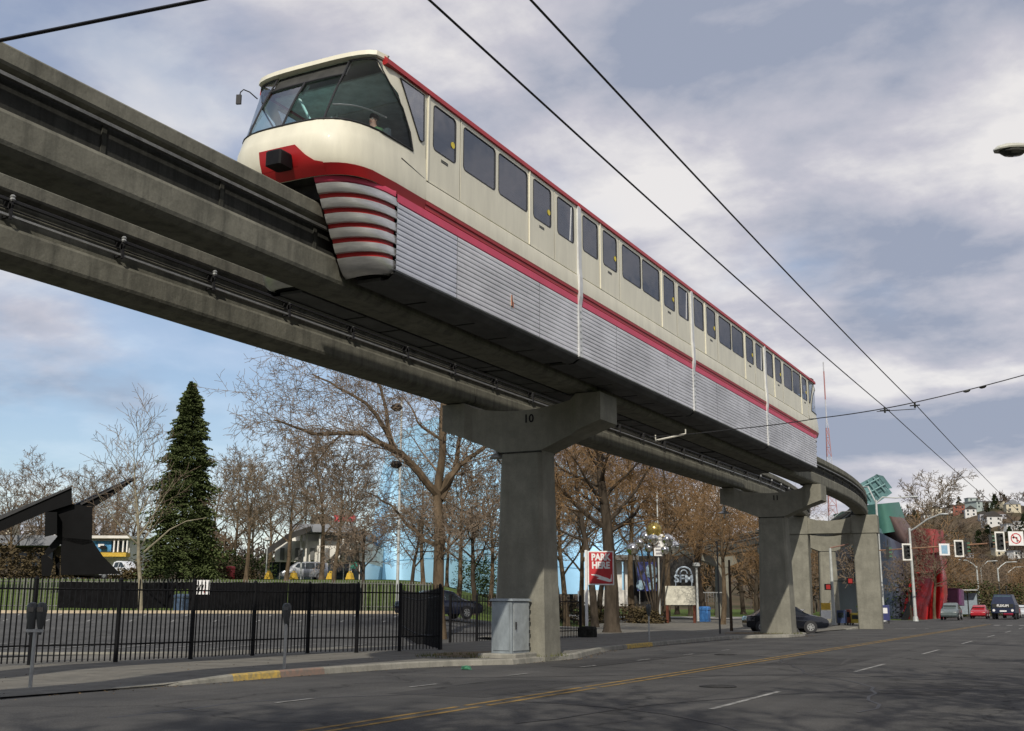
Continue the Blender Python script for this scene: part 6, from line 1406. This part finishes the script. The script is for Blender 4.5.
hs = [(912, 512, 9, 4, 0, 0, 1, 'small white house with a pale roof highest above the green shells'), (944, 514, 10, 5, 1, 1, 1, 'cream gabled house left of the brick house'), (960, 513, 9, 5, 0, 1, 1, 'white gabled house beside the brick house on the skyline'), (968, 514, 12, 8, 3, 2, 0, 'red brick house on the skyline'),
  (982, 505, 12, 6, 2, 0, 0, 'pale green flat-roofed house under the skyline trees'), (989, 510, 22, 7, 2, 0, 0, 'widest pale green apartment house on the upper slope'), (979, 517, 11, 7, 0, 1, 1, 'white gabled house below the pale green apartments'), (1000, 527, 16, 9, 0, 1, 1, 'large white house directly above the largest signal'),
  (1014, 508, 12, 6, 1, 2, 0, 'cream flat house at the upper right of the slope'), (1022, 512, 14, 7, 1, 0, 1, 'cream house at the right edge of the slope'), (1018, 531, 14, 5, 0, 0, 0, 'low white house by the no-left-turn sign'), (1028, 530, 12, 7, 0, 0, 0, 'white house cut by the right edge'), (992, 520, 9, 5, 4, 1, 1, 'small grey house in the middle of the slope'),
  (1010, 519, 8, 4, 4, 2, 1, 'small grey gabled house among evergreens'), (925, 508, 8, 4, 1, 2, 1, 'tiny cream house half hidden by bare trees'), (1006, 556, 14, 6, 1, 0, 0, 'low cream building below the largest signal'), (1021, 560, 12, 7, 0, 0, 0, 'white low building beneath the no-left-turn sign'), (952, 540, 9, 4, 4, 1, 1, 'grey house behind the middle signal'), (934, 520, 8, 4, 0, 1, 1, 'small white house above the red shells'), (972, 560, 10, 5, 4, 0, 0, 'grey flat building low on the slope')]
HSPOT = hs
FT = [far_tree_mesh(s, dict(LOW, n=[6, 5, 3], rmin=.12), 12) for s in (1, 2, 3)]
def wood(name, m, spots):
    b = MB()
    for i, (p, h) in enumerate(spots):
        src = FT[i % 3]; a = i*1.7; ca, sa_ = math.cos(a)*h/12, math.sin(a)*h/12; k = h/12
        b.add([(p.x+v[0]*ca-v[1]*sa_, p.y+v[0]*sa_+v[1]*ca, p.z+v[2]*k) for v in src.v], src.f)
    return tag(b.build(name, m, stuff=True), None, None)
rg = random.Random(31); sp1, sp2 = [], []
for i in range(430):
    px = rg.uniform(850, 1045); py = rg.uniform(ridge(px)+0, 580); p, D = hill_pt(px, py); p.z -= .5
    if any(abs(px-h_[0]) < h_[2]*.6+3 and -3 < py-h_[1]-h_[3] < 5 for h_ in HSPOT): continue
    (sp1 if rg.random() < .6 else sp2).append((p, rg.uniform(6, 11)*(1.5 if py < ridge(px)+4 else 1)))
for i in range(230):
    px = rg.uniform(-20, 860); D = rg.uniform(230, 520); p = gnd(px, D); p.z = max(p.z, hillz(px, D))-.5; (sp1 if rg.random() < .5 else sp2).append((p, rg.uniform(11, 18)))
tag(wood('woodland', mat('far_brown_twigs', (.13, .095, .065), .95, var=.25, scale=.05), sp1), kind='stuff'); tag(wood('woodland', mat('far_grey_twigs', (.12, .10, .085), .95, var=.25, scale=.05), sp2), kind='stuff')
# far evergreens on the hill as clumps
b = MB(); 
for i in range(46):
    px = rg.uniform(880, 1040); py = rg.uniform(ridge(px)-1, 560); p, D = hill_pt(px, py); h = rg.uniform(6, 11); w_ = h*rg.uniform(.25, .5)
    if any(abs(px-h_[0]) < h_[2]*.6+3 and -3 < py-h_[1]-h_[3] < 6 for h_ in HSPOT): continue
    for k in range(90):
        a = rg.uniform(0, 6.28); f = rg.random(); rr = w_*(1-f)**.7*rg.uniform(.4, 1); c = p+Vector((math.cos(a)*rr, math.sin(a)*rr, h*f)); s = rg.uniform(.5, 1.1)
        b.add([c+Vector((-s, 0, -s*.3)), c+Vector((0, s*.6, -s*.5)), c+Vector((s, 0, -s*.2)), c+Vector((0, -s*.4, s*.7))], [(0, 1, 3), (1, 2, 3)])
b.build('evergreen_wood', mat('far_evergreen', (.035, .05, .02), .95, var=.3, scale=.1), stuff=True)
HC_ = [mat('house_white', (.62, .62, .60), .8, var=.05), mat('house_cream', (.55, .50, .38), .8, var=.05), mat('house_grey_green', (.38, .44, .42), .8, var=.05), mat('house_brick', (.30, .12, .09), .8, var=.1), mat('house_grey', (.40, .40, .42), .8, var=.05)]
HR_ = [ROOFG, mat('roof_dark', (.07, .065, .06), .85), mat('roof_brown', (.14, .10, .08), .85)]
def house(px, py, wp, hp, ci, ri, label, gable=True, rot=0.0, floors=2):
    p, D = hill_pt(px, py); w_ = wp*mpp(D); h = hp*mpp(D); d = w_*.8; t = thing('house', p, label, 'house', 'houses on the far hill', PHI+rot)
    b = MB(); b.box(-w_/2, w_/2, -d/2, d/2, -3, h); b.build('wall', HC_[ci], t, local=True)
    b = MB()
    if gable: b.loft([[(-w_*.55, -d*.55, h), (0, -d*.55, h+w_*.36), (w_*.55, -d*.55, h)], [(-w_*.55, d*.55, h), (0, d*.55, h+w_*.36), (w_*.55, d*.55, h)]])
    else: b.box(-w_*.54, w_*.54, -d*.54, d*.54, h, h+.5)
    b.build('roof', HR_[ri], t, local=True)
    nw = max(2, int(w_/3.2)); first = None
    for f in range(floors):
        for k in range(nw):
            if first is None: b = MB(); b.box(-.55, .55, -.06, .06, -.6, .6); first = b.build('window', DGL, t, local=True); o = first
            else: o = inst(first, 'window', t)
            o.location = (-w_/2+(k+.5)*w_/nw, -d/2-.04, h*(f+.55)/floors)
for i, (px, py, wp, hp, ci, ri, g, lab) in enumerate(hs): house(px, py, wp, hp, ci, ri, lab, bool(g), (i*37 % 11-5)*.08, 2 if hp > 5 else 1)
for i, (px, py, wp, hp, ci) in enumerate(((1, 524, 18, 7, 1), (30, 528, 14, 6, 4), (60, 530, 12, 6, 0), (76, 528, 12, 7, 2), (318, 535, 12, 8, 1))):
    D = 420; p = put(px, 604, D); p.z = put(px, py+hp, D).z; t = thing('house', (p.x, p.y, 0), ['cream', 'grey', 'small white', 'pale green', 'tan'][i]+' far building barely seen through the bare trees'+[' at the left edge', ' second from the left edge', ' above the black sculpture', ' left of the shop', ' behind the white hall'][i], 'house', None, PHI)
    w_, h = wp*mpp(D), p.z+hp*mpp(D); b = MB(); b.box(-w_/2, w_/2, -4, 4, 0, h); b.build('wall', HC_[ci], t, local=True); b = MB(); b.box(-w_*.53, w_*.53, -4.3, 4.3, h, h+.5); b.build('roof', HR_[0], t, local=True); first = None
    for k in range(max(2, int(w_/3))): b = MB(); b.box(-w_/2+k*3+.6, -w_/2+k*3+2, -4.1, -4.02, h-2.6, h-1.2); b.build('window', DGL, t, local=True)
# tower
D = 1150; c = put(838, 604, D); c.z = 0; t = thing('radio_tower', c, 'tall thin red and white lattice radio tower beyond the end of the train', 'radio tower')
zt_, zb_ = put(824, 362, D).z, 30; TR = mat('tower_red', (.42, .20, .19), .7); TW = mat('tower_white', (.52, .53, .56), .7); levels = 22  # red and white faded in colour to stand in for distance haze
def tw(z): return lerp(9.5, 1.3, min(1, ((z-zb_)/(zt_*.76-zb_))**.8)) if z < zt_*.76 else .4
for k in range(levels):
    z0, z1 = lerp(zb_, zt_, k/levels), lerp(zb_, zt_, (k+1)/levels); b = MB(); r_ = .34 if k > levels*.7 else .36
    cs = [(math.cos(a), math.sin(a)) for a in (.3, 2.4, 4.5)]
    for j in range(3):
        x0, y0 = cs[j]; x1, y1 = cs[(j+1) % 3]; w0, w1 = tw(z0), tw(z1)
        b.tube([Vector((x0*w0, y0*w0, z0)), Vector((x0*w1, y0*w1, z1))], r_, 4)
        b.tube([Vector((x0*w0, y0*w0, z0)), Vector((x1*w1, y1*w1, z1))], .2, 3); b.tube([Vector((x1*w0, y1*w0, z0)), Vector((x0*w1, y0*w1, z1))], .2, 3); b.tube([Vector((x0*w1, y0*w1, z1)), Vector((x1*w1, y1*w1, z1))], .22, 3)
    b.build('mast_section', TR if (k//3) % 2 == 0 else TW, t, local=True)

# labels that single out the trees of each row by their order in the picture
ORD = ['leftmost', 'second', 'third', 'fourth', 'fifth', 'sixth', 'seventh', 'eighth', 'ninth', 'tenth', 'eleventh', 'twelfth', 'thirteenth', 'fourteenth', 'fifteenth', 'sixteenth', 'seventeenth', 'eighteenth', 'nineteenth', 'twentieth']
def column(o):
    v = Vector(o.location)-Vector((0, 0, HC)); return v.dot(rt2)/max(v.dot(fw), .1)
def order(lab, text_, last=None):
    os_ = sorted([o for o in COL.objects if o.parent is None and o.get('label') == lab], key=column)
    for i, o in enumerate(os_): o['label'] = (ORD[i] if i < 20 else 'twenty-'+['first', 'second', 'third', 'fourth', 'fifth', 'sixth', 'seventh', 'eighth', 'ninth'][i-20])+(' from the left' if i else '')+' of '+text_
order(BL, 'the bare trees left of the conifer behind the lawn'); order(BR, 'the bare trees between conifer and forked tree'); order(RT, 'the bare trees before the blue building')
order(WL, 'the brown trees in the dense grove'); order('brown-twigged tree standing in front of the dense grove', 'the brown trees before the dense grove')
order('brown shrub in front of the low dark building at the left edge', 'three brown shrubs before the low dark building'); order(SL, 'the dark green shrubs right of the conifer'); order('low brown shrub at the foot of the rise near the conifer', 'the low brown shrubs near the conifer')
order('dark green shrub against the foot of the blue building', 'the dark shrubs against the blue building'); order('low brown shrub on the lawn behind the red sign', 'the low brown shrubs behind the red sign'); order('tangled shrub beyond the crossing', 'the tangled shrubs beyond the crossing')

# check value used while building: nothing of the near street trees may enter the view

# passengers behind the side windows and the driver in the cab
SKIN = mat('skin', (.50, .30, .22), .6, var=.05); HAIR = mat('dark_hair', (.05, .03, .02), .8); COATS = [mat('coat_grey', (.20, .21, .24), .8), mat('coat_green', (.10, .22, .10), .8), mat('coat_dark', (.05, .05, .07), .8)]
def sitter(x, y, z, face, coat, label):
    """seated figure: one skinned body (hips, trunk, neck, head, arms with fingers, legs)"""
    t = thing('person', (x, y, z), label, 'person', None, face)
    J = {'hip': (0, 0, .08), 'waist': (0, 0, .25), 'chest': (0, .02, .45), 'neck': (0, .03, .60), 'head': (0, .05, .70), 'crown': (0, .045, .82)}
    V = []; E_ = []; Rd = []; ix = {}
    def v(n, p, r_, par=None):
        ix[n] = len(V); V.append(p); Rd.append(r_)
        if par: E_.append((ix[par], ix[n]))
    v('hip', J['hip'], .15); v('waist', J['waist'], .13, 'hip'); v('chest', J['chest'], .15, 'waist'); v('neck', J['neck'], .055, 'chest'); v('head', J['head'], .085, 'neck'); v('crown', J['crown'], .075, 'head')
    for s, n in ((-1, 'l'), (1, 'r')):
        v('sh'+n, (s*.18, .02, .50), .06, 'chest'); v('el'+n, (s*.23, .06, .24), .045, 'sh'+n); v('wr'+n, (s*.14, .28, .16), .03, 'el'+n); v('pa'+n, (s*.12, .35, .15), .03, 'wr'+n)
        for k in range(5): a = (k-2)*.016; v('f%d' % k+n, (s*.12+a+(-s*.03 if k == 0 else 0), .40 if k else .37, .14), .009, 'pa'+n); v('g%d' % k+n, (s*.12+a*1.2+(-s*.045 if k == 0 else 0), .435-(abs(k-3)*.006) if k else .39, .12), .008, 'f%d' % k+n)
        v('kn'+n, (s*.12, .42, .06), .075, 'hip'); v('an'+n, (s*.12, .42, -.34), .045, 'kn'+n); v('to'+n, (s*.13, .58, -.38), .035, 'an'+n)
    me = bpy.data.meshes.new('body'); me.from_pydata(V, E_, []); o = bpy.data.objects.new('body', me); COL.objects.link(o)
    md = o.modifiers.new('s', 'SKIN'); md.use_smooth_shade = True
    for i, r_ in enumerate(Rd): me.skin_vertices[0].data[i].radius = (r_, r_)
    me.skin_vertices[0].data[0].use_root = True
    sb_ = o.modifiers.new('d', 'SUBSURF'); sb_.levels = 1; sb_.render_levels = 1
    dg = bpy.context.evaluated_depsgraph_get(); m2 = bpy.data.meshes.new_from_object(o.evaluated_get(dg)); bpy.data.objects.remove(o)
    m2.materials.clear(); m2.materials.append(coat); m2.materials.append(SKIN)
    for p_ in m2.polygons:
        c = p_.center; p_.material_index = 1 if c.z > .60 or (c.y > .27 and .09 < c.z < .2 and abs(c.x) > .08 and c.y > .29) else 0
    b_ = bpy.data.objects.new('body', m2); COL.objects.link(b_); b_.parent = t
    q = MB(); q.ball((0, .03, .79), .098, 12, 8, 1, 1.1, .95); q.v = [p for p in q.v]; h_ = q.build('hair', HAIR, t, local=True, smooth=True); h_.location = (0, -.02, .02)
    q = MB(); q.ball((0, .135, .715), .014, 6, 5, .9, 1.3, 1.3); q.build('nose', SKIN, t, local=True)
    for s in (-1, 1): q = MB(); q.ball((s*.032, .122, .742), .011, 6, 5); q.build('eye', WHITE, t, local=True); q = MB(); q.ball((s*.09, .05, .725), .02, 6, 5, .4, .8, 1.3); q.build('ear', SKIN, t, local=True)
    q = MB(); q.box(-.025, .025, .125, .131, .676, .682); q.build('mouth', RED, t, local=True)
    return t
sitter(XC+1.1, 21.25, 10.5, R(180), COATS[0], 'pale faced passenger in grey looking out of the first wide side window')
sitter(XC+.75, 17.75, 10.48, R(180), COATS[1], 'driver in a green top sitting behind the smoked corner window')
sitter(XC+1.1, 40.0, 10.5, R(180), COATS[2], 'passenger in dark clothes seated in the third carriage')
